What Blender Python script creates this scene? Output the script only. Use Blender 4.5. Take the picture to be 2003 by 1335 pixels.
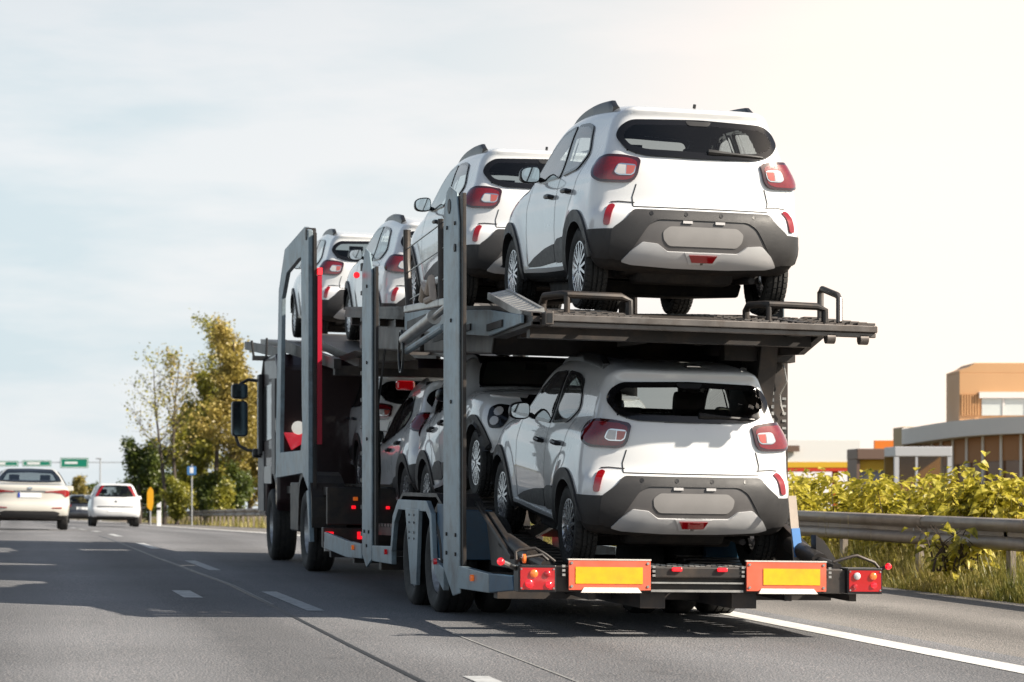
import bpy, bmesh, math, random
import numpy as np
from mathutils import Vector, Matrix, Euler
from mathutils.geometry import delaunay_2d_cdt

# ------------------------------------------------------------------ camera, sky, sun, exposure
scene = bpy.context.scene
for o in list(bpy.data.objects):
    bpy.data.objects.remove(o)
F_PX, CX, HOR, HC = 4200.0, 1001.5, 940.0, 1.02        # focal length in photo pixels, horizon row, eye height
PSI = math.atan((CX - 40.0) / F_PX)                     # the road runs along +Y, the camera looks to the right of it
cam_data = bpy.data.cameras.new('camera')
cam = bpy.data.objects.new('camera', cam_data)
scene.collection.objects.link(cam)
cam.location = (0, 0, HC)
cam.rotation_euler = (math.pi / 2, 0, -PSI)
cam_data.sensor_width = 36.0
cam_data.lens = 36.0 * F_PX / 2003.0
cam_data.shift_y = (HOR - 667.5) / 2003.0
cam_data.clip_start, cam_data.clip_end = 0.1, 6000.0
cam_data.dof.use_dof = True
cam_data.dof.focus_distance = 16.0
cam_data.dof.aperture_fstop = 4.0
scene.camera = cam

SUN_AZ, SUN_EL = math.radians(123), math.radians(34)    # azimuth clockwise from +Y
sun_dir = Vector((math.sin(SUN_AZ) * math.cos(SUN_EL), math.cos(SUN_AZ) * math.cos(SUN_EL), math.sin(SUN_EL)))
world = bpy.data.worlds.new('World')
scene.world = world
world.use_nodes = True
wn, wl = world.node_tree.nodes, world.node_tree.links
wn.clear()
w_out = wn.new('ShaderNodeOutputWorld'); w_bg = wn.new('ShaderNodeBackground')
w_bg.inputs['Strength'].default_value = 0.1
w_sky = wn.new('ShaderNodeTexSky'); w_sky.sky_type = 'NISHITA'; w_sky.sun_disc = False
w_sky.sun_elevation = SUN_EL; w_sky.sun_rotation = SUN_AZ
w_sky.air_density, w_sky.dust_density, w_sky.ozone_density = 1.0, 2.5, 1.0
w_tc = wn.new('ShaderNodeTexCoord')
def wmath(op, a, b=None):
    n = wn.new('ShaderNodeMath'); n.operation = op
    for i, v in enumerate((a, b)):
        if v is None: continue
        if isinstance(v, (int, float)): n.inputs[i].default_value = v
        else: wl.new(v, n.inputs[i])
    return n.outputs[0]
def wmix(fac, a, b):
    n = wn.new('ShaderNodeMix'); n.data_type = 'RGBA'
    for s, v in ((0, fac), (6, a), (7, b)):
        if isinstance(v, (int, float)): n.inputs[s].default_value = v
        elif isinstance(v, tuple): n.inputs[s].default_value = v
        else: wl.new(v, n.inputs[s])
    return n.outputs[2]
# thin high cloud veil: the sky texture under pale haze, a little cloudier in streaks
w_map = wn.new('ShaderNodeMapping'); w_map.inputs['Scale'].default_value = (1.0, 1.0, 4.5)
wl.new(w_tc.outputs['Generated'], w_map.inputs['Vector'])
w_noise = wn.new('ShaderNodeTexNoise'); w_noise.inputs['Scale'].default_value = 5.0
w_noise.inputs['Detail'].default_value = 6.0; w_noise.inputs['Roughness'].default_value = 0.55
wl.new(w_map.outputs[0], w_noise.inputs['Vector'])
w_ramp = wn.new('ShaderNodeValToRGB')
w_ramp.color_ramp.elements[0].position = 0.43; w_ramp.color_ramp.elements[0].color = (3.70, 4.45, 4.78, 1)
w_ramp.color_ramp.elements[1].position = 0.60; w_ramp.color_ramp.elements[1].color = (4.75, 5.05, 5.2, 1)
wl.new(w_noise.outputs['Fac'], w_ramp.inputs[0])
w_sep = wn.new('ShaderNodeSeparateXYZ'); wl.new(w_tc.outputs['Generated'], w_sep.inputs[0])
w_alt = wn.new('ShaderNodeMapRange'); w_alt.interpolation_type = 'SMOOTHSTEP'                # the haze thins with height
for i_, v_ in ((1, 0.12), (2, 0.50), (3, 0.93), (4, 0.10)): w_alt.inputs[i_].default_value = v_
wl.new(w_sep.outputs['Z'], w_alt.inputs[0])
w_dim = wn.new('ShaderNodeVectorMath'); w_dim.operation = 'SCALE'; w_dim.inputs['Scale'].default_value = 0.6; wl.new(w_sky.outputs[0], w_dim.inputs[0])
veil = wmix(w_alt.outputs[0], w_dim.outputs[0], w_ramp.outputs[0])
# warm glow of a lens flare, painted into the sky colour at the low right
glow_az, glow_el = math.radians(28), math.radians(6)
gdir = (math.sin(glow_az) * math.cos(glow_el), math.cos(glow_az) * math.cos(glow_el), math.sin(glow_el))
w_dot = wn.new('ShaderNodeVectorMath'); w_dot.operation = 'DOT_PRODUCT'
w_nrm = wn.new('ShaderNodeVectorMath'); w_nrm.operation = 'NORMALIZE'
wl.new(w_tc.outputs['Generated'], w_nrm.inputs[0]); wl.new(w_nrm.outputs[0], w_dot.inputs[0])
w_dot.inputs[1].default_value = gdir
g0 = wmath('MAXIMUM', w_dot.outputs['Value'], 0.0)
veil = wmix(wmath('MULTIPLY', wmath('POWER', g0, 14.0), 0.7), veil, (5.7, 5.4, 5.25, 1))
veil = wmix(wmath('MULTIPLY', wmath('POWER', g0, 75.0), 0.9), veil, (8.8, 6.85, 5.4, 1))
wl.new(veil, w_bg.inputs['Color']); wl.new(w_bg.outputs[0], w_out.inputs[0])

sun_data = bpy.data.lights.new('sun', 'SUN')
sun_data.energy = 5.0; sun_data.angle = math.radians(0.6); sun_data.color = (1.0, 0.91, 0.78)
sun = bpy.data.objects.new('sun', sun_data)
scene.collection.objects.link(sun)
sun.location = (60, -20, 60)
sun.rotation_euler = (-sun_dir).to_track_quat('-Z', 'Y').to_euler()

scene.view_settings.view_transform = 'Standard'
scene.view_settings.look = 'None'
scene.view_settings.exposure = 0.85
scene.view_settings.gamma = 1.0
scene.view_settings.use_curve_mapping = False
scene.cycles.max_bounces = 8
scene.cycles.transparent_max_bounces = 16
scene.cycles.caustics_reflective = False
scene.cycles.caustics_refractive = False
scene.cycles.sample_clamp_indirect = 6.0

rng = random.Random(7)
COL = scene.collection

# ------------------------------------------------------------------ materials
MATS = {}
def new_mat(name):
    m = bpy.data.materials.new(name); m.use_nodes = True
    nt = m.node_tree; nt.nodes.clear()
    out = nt.nodes.new('ShaderNodeOutputMaterial')
    return m, nt, out
def node(nt, kind, **kw):
    n = nt.nodes.new(kind)
    for k, v in kw.items():
        if k in n.inputs: n.inputs[k].default_value = v
        else: setattr(n, k, v)
    return n
def principled(name, col, rough=0.5, metal=0.0, coat=0.0, spec=0.5, noise=0.0, nscale=8.0, bump=0.0, bscale=60.0,
               dirt=None, dscale=3.0, damt=0.5, emis=None, estr=0.0, coord='Object', trans=0.0, subs=0.0):
    if name in MATS: return MATS[name]
    m, nt, out = new_mat(name)
    b = nt.nodes.new('ShaderNodeBsdfPrincipled')
    nt.links.new(b.outputs[0], out.inputs[0])
    b.inputs['Roughness'].default_value = rough
    b.inputs['Metallic'].default_value = metal
    b.inputs['Coat Weight'].default_value = coat
    b.inputs['Coat Roughness'].default_value = 0.03
    b.inputs['Coat IOR'].default_value = 1.7 if coat >= 1.0 else 1.5
    b.inputs['Specular IOR Level'].default_value = spec
    b.inputs['Base Color'].default_value = (*col, 1)
    if trans: b.inputs['Transmission Weight'].default_value = trans
    tc = nt.nodes.new('ShaderNodeTexCoord')
    last = None
    if noise > 0:
        n = node(nt, 'ShaderNodeTexNoise', Scale=nscale, Detail=5.0)
        nt.links.new(tc.outputs[coord], n.inputs['Vector'])
        mx = nt.nodes.new('ShaderNodeMix'); mx.data_type = 'RGBA'
        mx.inputs[6].default_value = (*[c * (1 - noise) for c in col], 1)
        mx.inputs[7].default_value = (*[min(1, c * (1 + noise)) for c in col], 1)
        nt.links.new(n.outputs['Fac'], mx.inputs[0]); last = mx.outputs[2]
        mr = node(nt, 'ShaderNodeMapRange'); mr.inputs[3].default_value = max(0, rough - .12); mr.inputs[4].default_value = min(1, rough + .12)
        nt.links.new(n.outputs['Fac'], mr.inputs[0]); nt.links.new(mr.outputs[0], b.inputs['Roughness'])
    if dirt is not None:
        n = node(nt, 'ShaderNodeTexNoise', Scale=dscale, Detail=8.0, Roughness=0.7)
        nt.links.new(tc.outputs[coord], n.inputs['Vector'])
        rp = nt.nodes.new('ShaderNodeValToRGB'); rp.color_ramp.elements[0].position = .45; rp.color_ramp.elements[1].position = .75
        rp.color_ramp.elements[1].color = (damt, damt, damt, 1); rp.color_ramp.elements[0].color = (0, 0, 0, 1)
        nt.links.new(n.outputs['Fac'], rp.inputs[0])
        mx = nt.nodes.new('ShaderNodeMix'); mx.data_type = 'RGBA'
        nt.links.new(rp.outputs[0], mx.inputs[0])
        if last is not None: nt.links.new(last, mx.inputs[6])
        else: mx.inputs[6].default_value = (*col, 1)
        mx.inputs[7].default_value = (*dirt, 1); last = mx.outputs[2]
    if last is not None: nt.links.new(last, b.inputs['Base Color'])
    if bump > 0:
        n = node(nt, 'ShaderNodeTexNoise', Scale=bscale, Detail=4.0)
        nt.links.new(tc.outputs[coord], n.inputs['Vector'])
        bp = node(nt, 'ShaderNodeBump', Strength=bump, Distance=0.01)
        nt.links.new(n.outputs['Fac'], bp.inputs['Height']); nt.links.new(bp.outputs[0], b.inputs['Normal'])
    if emis is not None:
        b.inputs['Emission Color'].default_value = (*emis, 1); b.inputs['Emission Strength'].default_value = estr
    MATS[name] = m
    return m
def glass_mat(name, tint, ior=1.5):
    if name in MATS: return MATS[name]
    m, nt, out = new_mat(name)
    tr = nt.nodes.new('ShaderNodeBsdfTransparent'); tr.inputs[0].default_value = (*tint, 1)
    gl = node(nt, 'ShaderNodeBsdfGlossy', Roughness=0.02); gl.inputs[0].default_value = (1, 1, 1, 1)
    lw = node(nt, 'ShaderNodeLayerWeight', Blend=0.5); f0 = ((ior - 1) / (ior + 1)) ** 2
    pw = node(nt, 'ShaderNodeMath', operation='POWER'); pw.inputs[1].default_value = 4.0; nt.links.new(lw.outputs['Facing'], pw.inputs[0])
    fr = node(nt, 'ShaderNodeMath', operation='MULTIPLY_ADD'); fr.inputs[1].default_value = 1 - f0; fr.inputs[2].default_value = f0; nt.links.new(pw.outputs[0], fr.inputs[0])
    mx = nt.nodes.new('ShaderNodeMixShader')
    nt.links.new(fr.outputs[0], mx.inputs[0]); nt.links.new(tr.outputs[0], mx.inputs[1]); nt.links.new(gl.outputs[0], mx.inputs[2])
    nt.links.new(mx.outputs[0], out.inputs[0]); MATS[name] = m
    return m
def leaf_mat(name, cols, trans=0.35, scale=1.2):
    m, nt, out = new_mat(name)
    tc = nt.nodes.new('ShaderNodeTexCoord')
    n = node(nt, 'ShaderNodeTexNoise', Scale=scale, Detail=3.0)
    nt.links.new(tc.outputs['Object'], n.inputs['Vector'])
    n2 = node(nt, 'ShaderNodeTexNoise', Scale=scale * 14, Detail=2.0)
    nt.links.new(tc.outputs['Object'], n2.inputs['Vector'])
    ad = node(nt, 'ShaderNodeMath', operation='ADD'); nt.links.new(n.outputs['Fac'], ad.inputs[0]); nt.links.new(n2.outputs['Fac'], ad.inputs[1])
    ml = node(nt, 'ShaderNodeMath', operation='MULTIPLY'); ml.inputs[1].default_value = 0.5; nt.links.new(ad.outputs[0], ml.inputs[0])
    rp = nt.nodes.new('ShaderNodeValToRGB')
    e = rp.color_ramp.elements
    e[0].position, e[0].color = 0.36, (*cols[0], 1)
    e[1].position, e[1].color = 0.64, (*cols[-1], 1)
    for i, c in enumerate(cols[1:-1]):
        x = e.new(0.36 + 0.28 * (i + 1) / (len(cols) - 1)); x.color = (*c, 1)
    nt.links.new(ml.outputs[0], rp.inputs[0])
    d = nt.nodes.new('ShaderNodeBsdfPrincipled'); d.inputs['Roughness'].default_value = .45
    t = nt.nodes.new('ShaderNodeBsdfTranslucent')
    nt.links.new(rp.outputs[0], d.inputs['Base Color']); nt.links.new(rp.outputs[0], t.inputs[0])
    mx = nt.nodes.new('ShaderNodeMixShader'); mx.inputs[0].default_value = trans
    nt.links.new(d.outputs[0], mx.inputs[1]); nt.links.new(t.outputs[0], mx.inputs[2]); nt.links.new(mx.outputs[0], out.inputs[0])
    MATS[name] = m
    return m

WHITE = principled('car_white_paint', (.74, .745, .75), .30, coat=1.0, noise=.02, nscale=2)
SILVER_PAINT = principled('car_cream_paint', (.70, .68, .60), .3, coat=1.0)
DARK_PAINT = principled('car_dark_paint', (.02, .022, .028), .3, coat=1.0)
CLAD = principled('grey_plastic', (.030, .029, .030), .5, noise=.12, nscale=20, bump=.15, bscale=400)
BLACK = principled('black_plastic', (.012, .012, .013), .35)
GLOSSBLACK = principled('black_glass_border', (.006, .006, .007), .08)
RUBBER = principled('tyre_rubber', (.018, .018, .018), .75, noise=.25, nscale=30, dirt=(.10, .09, .08), dscale=9, damt=.35)
ALLOY = principled('alloy_rim', (.62, .62, .64), .28, metal=1.0, noise=.08, nscale=30)
STEELRIM = principled('steel_rim', (.55, .55, .55), .45, metal=.8, dirt=(.12, .10, .08), dscale=14, damt=.7)
SKID = principled('silver_skid', (.66, .66, .67), .4, metal=.35, noise=.05, nscale=10)
RECESS = principled('plate_recess', (.10, .095, .095), .45, noise=.1, nscale=12)
RED_LENS = principled('red_lens', (.24, .003, .006), .1, coat=1.0)
DEEP_LENS = principled('dark_red_lens', (.035, .003, .005), .08, coat=1.0)
TAIL_LENS = principled('tail_red_lens', (.17, .0025, .006), .12, coat=1.0, noise=.35, nscale=60)
CLEAR_LENS = principled('clear_lens', (.55, .53, .52), .12, coat=1.0)
AMBER_LENS = principled('amber_lens', (.75, .20, .03), .15, coat=1.0)
CHROME = principled('chrome', (.8, .8, .8), .12, metal=1.0)
INTERIOR = principled('interior_fabric', (.02, .02, .022), .85, noise=.2, nscale=20)
UNDER = principled('underbody', (.022, .02, .02), .8, noise=.3, nscale=12, dirt=(.09, .07, .055), dscale=5, damt=.6)
GLASS = glass_mat('tinted_glass', (.50, .52, .52), 1.5)
GLASS_SIDE = glass_mat('side_glass', (.72, .77, .77), 1.7)
MIRROR = principled('mirror_glass', (.75, .78, .8), .03, metal=1.0)

# ------------------------------------------------------------------ mesh helpers
def link(o, parent=None):
    COL.objects.link(o)
    if parent is not None: o.parent = parent
    return o
def mesh_obj(name, verts, faces, mat, parent=None, smooth=False, sharp=None, bevel=0.0, mats=None, fmat=None):
    me = bpy.data.meshes.new(name)
    me.from_pydata([tuple(map(float, v)) for v in verts], [], [tuple(map(int, f)) for f in faces])
    if mat is not None: me.materials.append(mat)
    for m in (mats or []): me.materials.append(m)
    if fmat is not None: me.polygons.foreach_set('material_index', fmat)
    if smooth:
        me.polygons.foreach_set('use_smooth', [True] * len(me.polygons))
        if sharp: me.set_sharp_from_angle(angle=math.radians(sharp))
    me.update()
    o = bpy.data.objects.new(name, me)
    if bevel > 0:
        b = o.modifiers.new('bevel', 'BEVEL'); b.width = bevel; b.segments = 2; b.limit_method = 'ANGLE'; b.angle_limit = math.radians(40)
    return link(o, parent)
def empty(name, loc, label=None, cat=None, group=None, rot=(0, 0, 0), parent=None):
    o = bpy.data.objects.new(name, None); o.empty_display_size = .2
    link(o, parent); o.location = loc; o.rotation_euler = rot
    tag(o, label, cat, group)
    return o
def tag(o, label=None, cat=None, group=None, kind=None):
    if label: o['label'] = label
    if cat: o['category'] = cat
    if group: o['group'] = group
    if kind: o['kind'] = kind
    return o
def copy_tree(o, parent=None):
    c = o.copy(); COL.objects.link(c); c.parent = parent
    for ch in o.children: copy_tree(ch, c)
    return c

class MB:
    """collects simple solids; build() links them as one mesh object"""
    def __init__(self, off=(0, 0, 0), shear=0.0):
        self.v, self.f, self.off, self.shear = [], [], off, shear
    def add(self, vs, fs):
        n = len(self.v); self.v += [tuple(v) for v in vs]; self.f += [tuple(i + n for i in f) for f in fs]
        return self
    def box(self, x0, x1, y0, y1, z0, z1):
        return self.add([(x, y, z) for x in (x0, x1) for y in (y0, y1) for z in (z0, z1)],
                        [(0, 1, 3, 2), (4, 6, 7, 5), (0, 4, 5, 1), (2, 3, 7, 6), (0, 2, 6, 4), (1, 5, 7, 3)])
    def beam(self, p, q, w, h, up=(0, 0, 1)):
        p, q, up = Vector(p), Vector(q), Vector(up)
        d = (q - p).normalized(); s = d.cross(up)
        if s.length < 1e-4: s = d.cross(Vector((0, 1, 0)))
        s.normalize(); u = s.cross(d).normalized()
        vs = [e + s * a * w / 2 + u * b * h / 2 for e in (p, q) for a in (-1, 1) for b in (-1, 1)]
        return self.add(vs, [(0, 1, 3, 2), (4, 6, 7, 5), (0, 4, 5, 1), (2, 3, 7, 6), (0, 2, 6, 4), (1, 5, 7, 3)])
    def tube(self, pts, r, n=8, cap=True):
        pts = [Vector(p) for p in pts]
        rr = r if isinstance(r, (list, tuple)) else [r] * len(pts)
        vs, fs, prev = [], [], None
        for i, p in enumerate(pts):
            d = (pts[min(i + 1, len(pts) - 1)] - pts[max(i - 1, 0)]).normalized()
            if prev is None:
                a = Vector((0, 0, 1)) if abs(d.z) < .9 else Vector((1, 0, 0))
                s = d.cross(a).normalized()
            else:
                s = (prev - d * prev.dot(d)).normalized()
            prev = s; u = d.cross(s)
            vs += [p + (s * math.cos(2 * math.pi * k / n) + u * math.sin(2 * math.pi * k / n)) * rr[i] for k in range(n)]
        for i in range(len(pts) - 1):
            for k in range(n):
                fs.append((i * n + k, i * n + (k + 1) % n, (i + 1) * n + (k + 1) % n, (i + 1) * n + k))
        if cap:
            fs.append(tuple(range(n - 1, -1, -1))); fs.append(tuple((len(pts) - 1) * n + k for k in range(n)))
        return self.add(vs, fs)
    def prism(self, poly, axis, lo, hi, hole=None):
        """poly in the two other axes' coordinates, extruded along axis; hole: inner loop with the same point count"""
        def P(a, b, t):
            return {'x': (t, a, b), 'y': (a, t, b), 'z': (a, b, t)}[axis]
        n = len(poly)
        vs = [P(a, b, lo) for a, b in poly] + [P(a, b, hi) for a, b in poly]
        if hole is None:
            fs = [tuple(range(n)), tuple(range(2 * n - 1, n - 1, -1))] + [(i, i + n, (i + 1) % n + n, (i + 1) % n) for i in range(n)]
        else:
            vs += [P(a, b, lo) for a, b in hole] + [P(a, b, hi) for a, b in hole]
            fs = []
            for i in range(n):
                j = (i + 1) % n
                fs += [(i, j, 2 * n + j, 2 * n + i), (n + j, n + i, 3 * n + i, 3 * n + j), (i, n + i, n + j, j), (2 * n + j, 3 * n + j, 3 * n + i, 2 * n + i)]
        return self.add(vs, fs)
    def lathe(self, prof, n=32, c=(0, 0, 0), axis='x'):
        """prof: list of (r, t) with t along the axis"""
        vs, fs = [], []
        for r, t in prof:
            for k in range(n):
                a = 2 * math.pi * k / n
                p = {'x': (t, r * math.cos(a), r * math.sin(a)), 'y': (r * math.cos(a), t, r * math.sin(a)), 'z': (r * math.cos(a), r * math.sin(a), t)}[axis]
                vs.append((p[0] + c[0], p[1] + c[1], p[2] + c[2]))
        for i in range(len(prof) - 1):
            for k in range(n):
                fs.append((i * n + k, i * n + (k + 1) % n, (i + 1) * n + (k + 1) % n, (i + 1) * n + k))
        return self.add(vs, fs)
    def build(self, name, mat, parent=None, smooth=False, sharp=35, bevel=0.0):
        ox, oy, oz = self.off
        vs = [(x - ox, y - oy, z - oz - self.shear * (x - 3.1)) for x, y, z in self.v]
        o = mesh_obj(name, vs, self.f, mat, parent, smooth, sharp, bevel)
        bm = bmesh.new(); bm.from_mesh(o.data); bmesh.ops.recalc_face_normals(bm, faces=bm.faces); bm.to_mesh(o.data); bm.free()
        if smooth and sharp: o.data.set_sharp_from_angle(angle=math.radians(sharp))
        return o

# ------------------------------------------------------------------ implicit car bodies
def chaikin(pts, it=2, closed=True):
    for _ in range(it):
        out = []
        n = len(pts)
        for i in range(n if closed else n - 1):
            a, b = pts[i], pts[(i + 1) % n]
            out += [(a[0] * .75 + b[0] * .25, a[1] * .75 + b[1] * .25), (a[0] * .25 + b[0] * .75, a[1] * .25 + b[1] * .75)]
        if not closed: out = [pts[0]] + out + [pts[-1]]
        pts = out
    return pts
def rounded(pts, r=.03, n=4):
    out = []
    for i in range(len(pts)):
        a, p, b = [np.array(pts[(i + k) % len(pts)], float) for k in (-1, 0, 1)]
        da, db = a - p, b - p; la, lb = np.linalg.norm(da), np.linalg.norm(db); t = min(r, .42 * la, .42 * lb)
        if t < 1e-4: out.append(tuple(p)); continue
        s, e = p + da / la * t, p + db / lb * t
        out += [tuple(s * (1 - k / n) ** 2 + p * 2 * (k / n) * (1 - k / n) + e * (k / n) ** 2) for k in range(n + 1)]
    return out
def in_poly(px, py, poly):
    r = np.zeros(px.shape, bool); n = len(poly)
    for i in range(n):
        x0, y0 = poly[i]; x1, y1 = poly[(i + 1) % n]
        if y0 == y1: continue
        c = ((y0 > py) != (y1 > py)) & (px < (x1 - x0) * (py - y0) / (y1 - y0) + x0)
        r ^= c
    return r
def sstep(a, b, x):
    t = np.clip((x - a) / (b - a), 0, 1); return t * t * (3 - 2 * t)
class Shape:
    def __init__(self, poly, wz, wheels, bow_r=.13, bow_f=.28, k=.10, half=.78, tumble=.05, nose=.05, arch=.355, xin=.50, mid=(1.3, 2.4), res=.01):
        self.__dict__.update(locals())
        p = chaikin(poly, 2); self.poly2 = p
        a = np.array(p); ys = np.arange(a[:, 0].min() - .5, a[:, 0].max() + .6, res); zs = np.arange(a[:, 1].min() - .4, a[:, 1].max() + .4, res)
        Y, Z = np.meshgrid(ys, zs, indexing='ij'); d2 = np.full(Y.shape, 1e9)
        for i in range(len(p)):
            y0, z0 = p[i]; y1, z1 = p[(i + 1) % len(p)]; ey, ez = y1 - y0, z1 - z0
            t = np.clip(((Y - y0) * ey + (Z - z0) * ez) / (ey * ey + ez * ez + 1e-12), 0, 1)
            d2 = np.minimum(d2, (Y - y0 - t * ey) ** 2 + (Z - z0 - t * ez) ** 2)
        sd = np.sqrt(d2) * np.where(in_poly(Y, Z, p), -1, 1)
        kn = np.array([1, 2, 3, 2, 1.]) / 9
        for ax in (0, 1): sd = np.apply_along_axis(lambda m: np.convolve(np.pad(m, 2, 'edge'), kn, 'valid'), ax, sd)
        self.sd = sd; self.ys, self.zs = ys, zs
        wz = sorted(wz); self.wzz = np.linspace(wz[0][0], wz[-1][0], 120)
        w = np.interp(self.wzz, [q[0] for q in wz], [q[1] for q in wz])
        kern = np.hanning(13); kern /= kern.sum(); self.www = np.convolve(np.pad(w, 6, 'edge'), kern, 'valid')
        self.L = a[:, 0].max()
    def f(self, P):
        x, y, z = np.abs(P[..., 0]), P[..., 1], P[..., 2]
        q = x / self.half; t = sstep(self.mid[0], self.mid[1], y)
        ye = y - self.bow_r * q ** 3 * (1 - t) + self.bow_f * q ** 2.6 * t
        r = self.res
        u = np.clip((ye - self.ys[0]) / r, 0, len(self.ys) - 1.001); v = np.clip((z - self.zs[0]) / r, 0, len(self.zs) - 1.001)
        i, j = u.astype(int), v.astype(int); fu, fv = u - i, v - j; s = self.sd
        S = (s[i, j] * (1 - fu) + s[i + 1, j] * fu) * (1 - fv) + (s[i, j + 1] * (1 - fu) + s[i + 1, j + 1] * fu) * fv
        W = np.interp(z, self.wzz, self.www)
        W = W * (1 - self.tumble * sstep(.95, 1.15, z) * (1 - sstep(.1, 1.5, y))) * (1 - self.nose * sstep(self.L - 1.0, self.L, y))
        for wy, wzc in self.wheels:                                  # soft wheel-arch flare
            rr = np.sqrt((y - wy) ** 2 + (z - wzc) ** 2)
            W = W + .022 * np.exp(-((rr - .42) / .09) ** 2)
        g = x - W
        h = np.maximum(self.k - np.abs(S - g), 0) / self.k
        out = np.maximum(S, g) + h * h * self.k * .25
        for wy, wzc in self.wheels:
            rr = np.sqrt((y - wy) ** 2 + (z - wzc) ** 2)
            out = np.maximum(out, -np.maximum(rr - self.arch, self.xin - x))
        return out
    def grad(self, P, e=.014):
        g = np.zeros(P.shape)
        for k in range(3):
            d = np.zeros(3); d[k] = e
            g[..., k] = self.f(P + d) - self.f(P - d)
        return g / (np.linalg.norm(g, axis=-1, keepdims=True) + 1e-9)
    def mesh(self, h=.022):
        a = np.array(self.poly2)
        x = np.arange(-.95, .95 + h, h); y = np.arange(a[:, 0].min() - 3 * h, a[:, 0].max() + .1, h); z = np.arange(a[:, 1].min() - 3 * h, a[:, 1].max() + 4 * h, h)
        G = np.stack(np.meshgrid(x, y, z, indexing='ij'), -1); f = self.f(G); s = f < 0
        nx, ny, nz = f.shape
        cs = np.zeros((nx - 1, ny - 1, nz - 1), int)
        for i in (0, 1):
            for j in (0, 1):
                for k in (0, 1): cs += s[i:nx - 1 + i, j:ny - 1 + j, k:nz - 1 + k]
        act = (cs > 0) & (cs < 8); idx = np.full(act.shape, -1); ci = np.argwhere(act); idx[act] = np.arange(len(ci))
        pos = np.zeros((len(ci), 3)); cnt = np.zeros(len(ci))
        for ax in range(3):
            o1, o2 = [k for k in range(3) if k != ax]
            for b in (0, 1):
                for c in (0, 1):
                    A = ci.copy(); A[:, o1] += b; A[:, o2] += c; B = A.copy(); B[:, ax] += 1
                    fa, fb = f[tuple(A.T)], f[tuple(B.T)]; m = (fa < 0) != (fb < 0)
                    t = np.where(m, fa / (fa - fb + 1e-12), 0); p = A.astype(float); p[:, ax] += t
                    pos[m] += p[m]; cnt[m] += 1
        V = pos / cnt[:, None] * h + np.array([x[0], y[0], z[0]])
        for _ in range(2):
            V = V - self.grad(V) * np.clip(self.f(V), -h, h)[:, None] * .9
        faces = []
        for ax in range(3):
            o1, o2 = (ax + 1) % 3, (ax + 2) % 3
            sl0 = [slice(None)] * 3; sl1 = [slice(None)] * 3; sl0[ax] = slice(0, -1); sl1[ax] = slice(1, None)
            dif = s[tuple(sl0)] != s[tuple(sl1)]; E = np.argwhere(dif)
            E = E[(E[:, o1] > 0) & (E[:, o2] > 0) & (E[:, o1] < f.shape[o1] - 1) & (E[:, o2] < f.shape[o2] - 1)]
            q = []
            for b, c in ((-1, -1), (0, -1), (0, 0), (-1, 0)):
                C = E.copy(); C[:, o1] += b; C[:, o2] += c; q.append(idx[tuple(C.T)])
            Q = np.stack(q, 1); inside = s[tuple(E.T)]
            Q[~inside] = Q[~inside][:, ::-1]; faces.append(Q)
        Fq = np.concatenate(faces); Fq = Fq[(Fq >= 0).all(1)]
        return V, Fq
    def hit(self, o, d, T=3.2, n=200):
        ts = np.linspace(0, T, n); d = np.asarray(d, float); o = np.asarray(o, float)
        fv = self.f(o[:, None, :] + ts[None, :, None] * d)
        neg = fv < 0; has = neg.any(1); k = np.where(has, neg.argmax(1), np.abs(fv).argmin(1))
        lo, hi = ts[np.maximum(k - 1, 0)], ts[k]
        for _ in range(14):
            m = (lo + hi) / 2; fm = self.f(o + m[:, None] * d); ins = fm < 0
            hi = np.where(ins, m, hi); lo = np.where(ins, lo, m)
        return o + np.where(has, (lo + hi) / 2, ts[k])[:, None] * d
FR = {'rear': ((0, 1, 0), (1, 0, 0), (0, 0, 1)), 'front': ((0, -1, 0), (1, 0, 0), (0, 0, 1)), 'left': ((1, 0, 0), (0, 1, 0), (0, 0, 1)),
      'top': ((0, 0, -1), (1, 0, 0), (0, 1, 0)), 'diag': ((.6, .8, 0), (.8, -.6, 0), (0, 0, 1)), 'fdiag': ((.6, -.8, 0), (.8, .6, 0), (0, 0, 1))}
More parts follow.
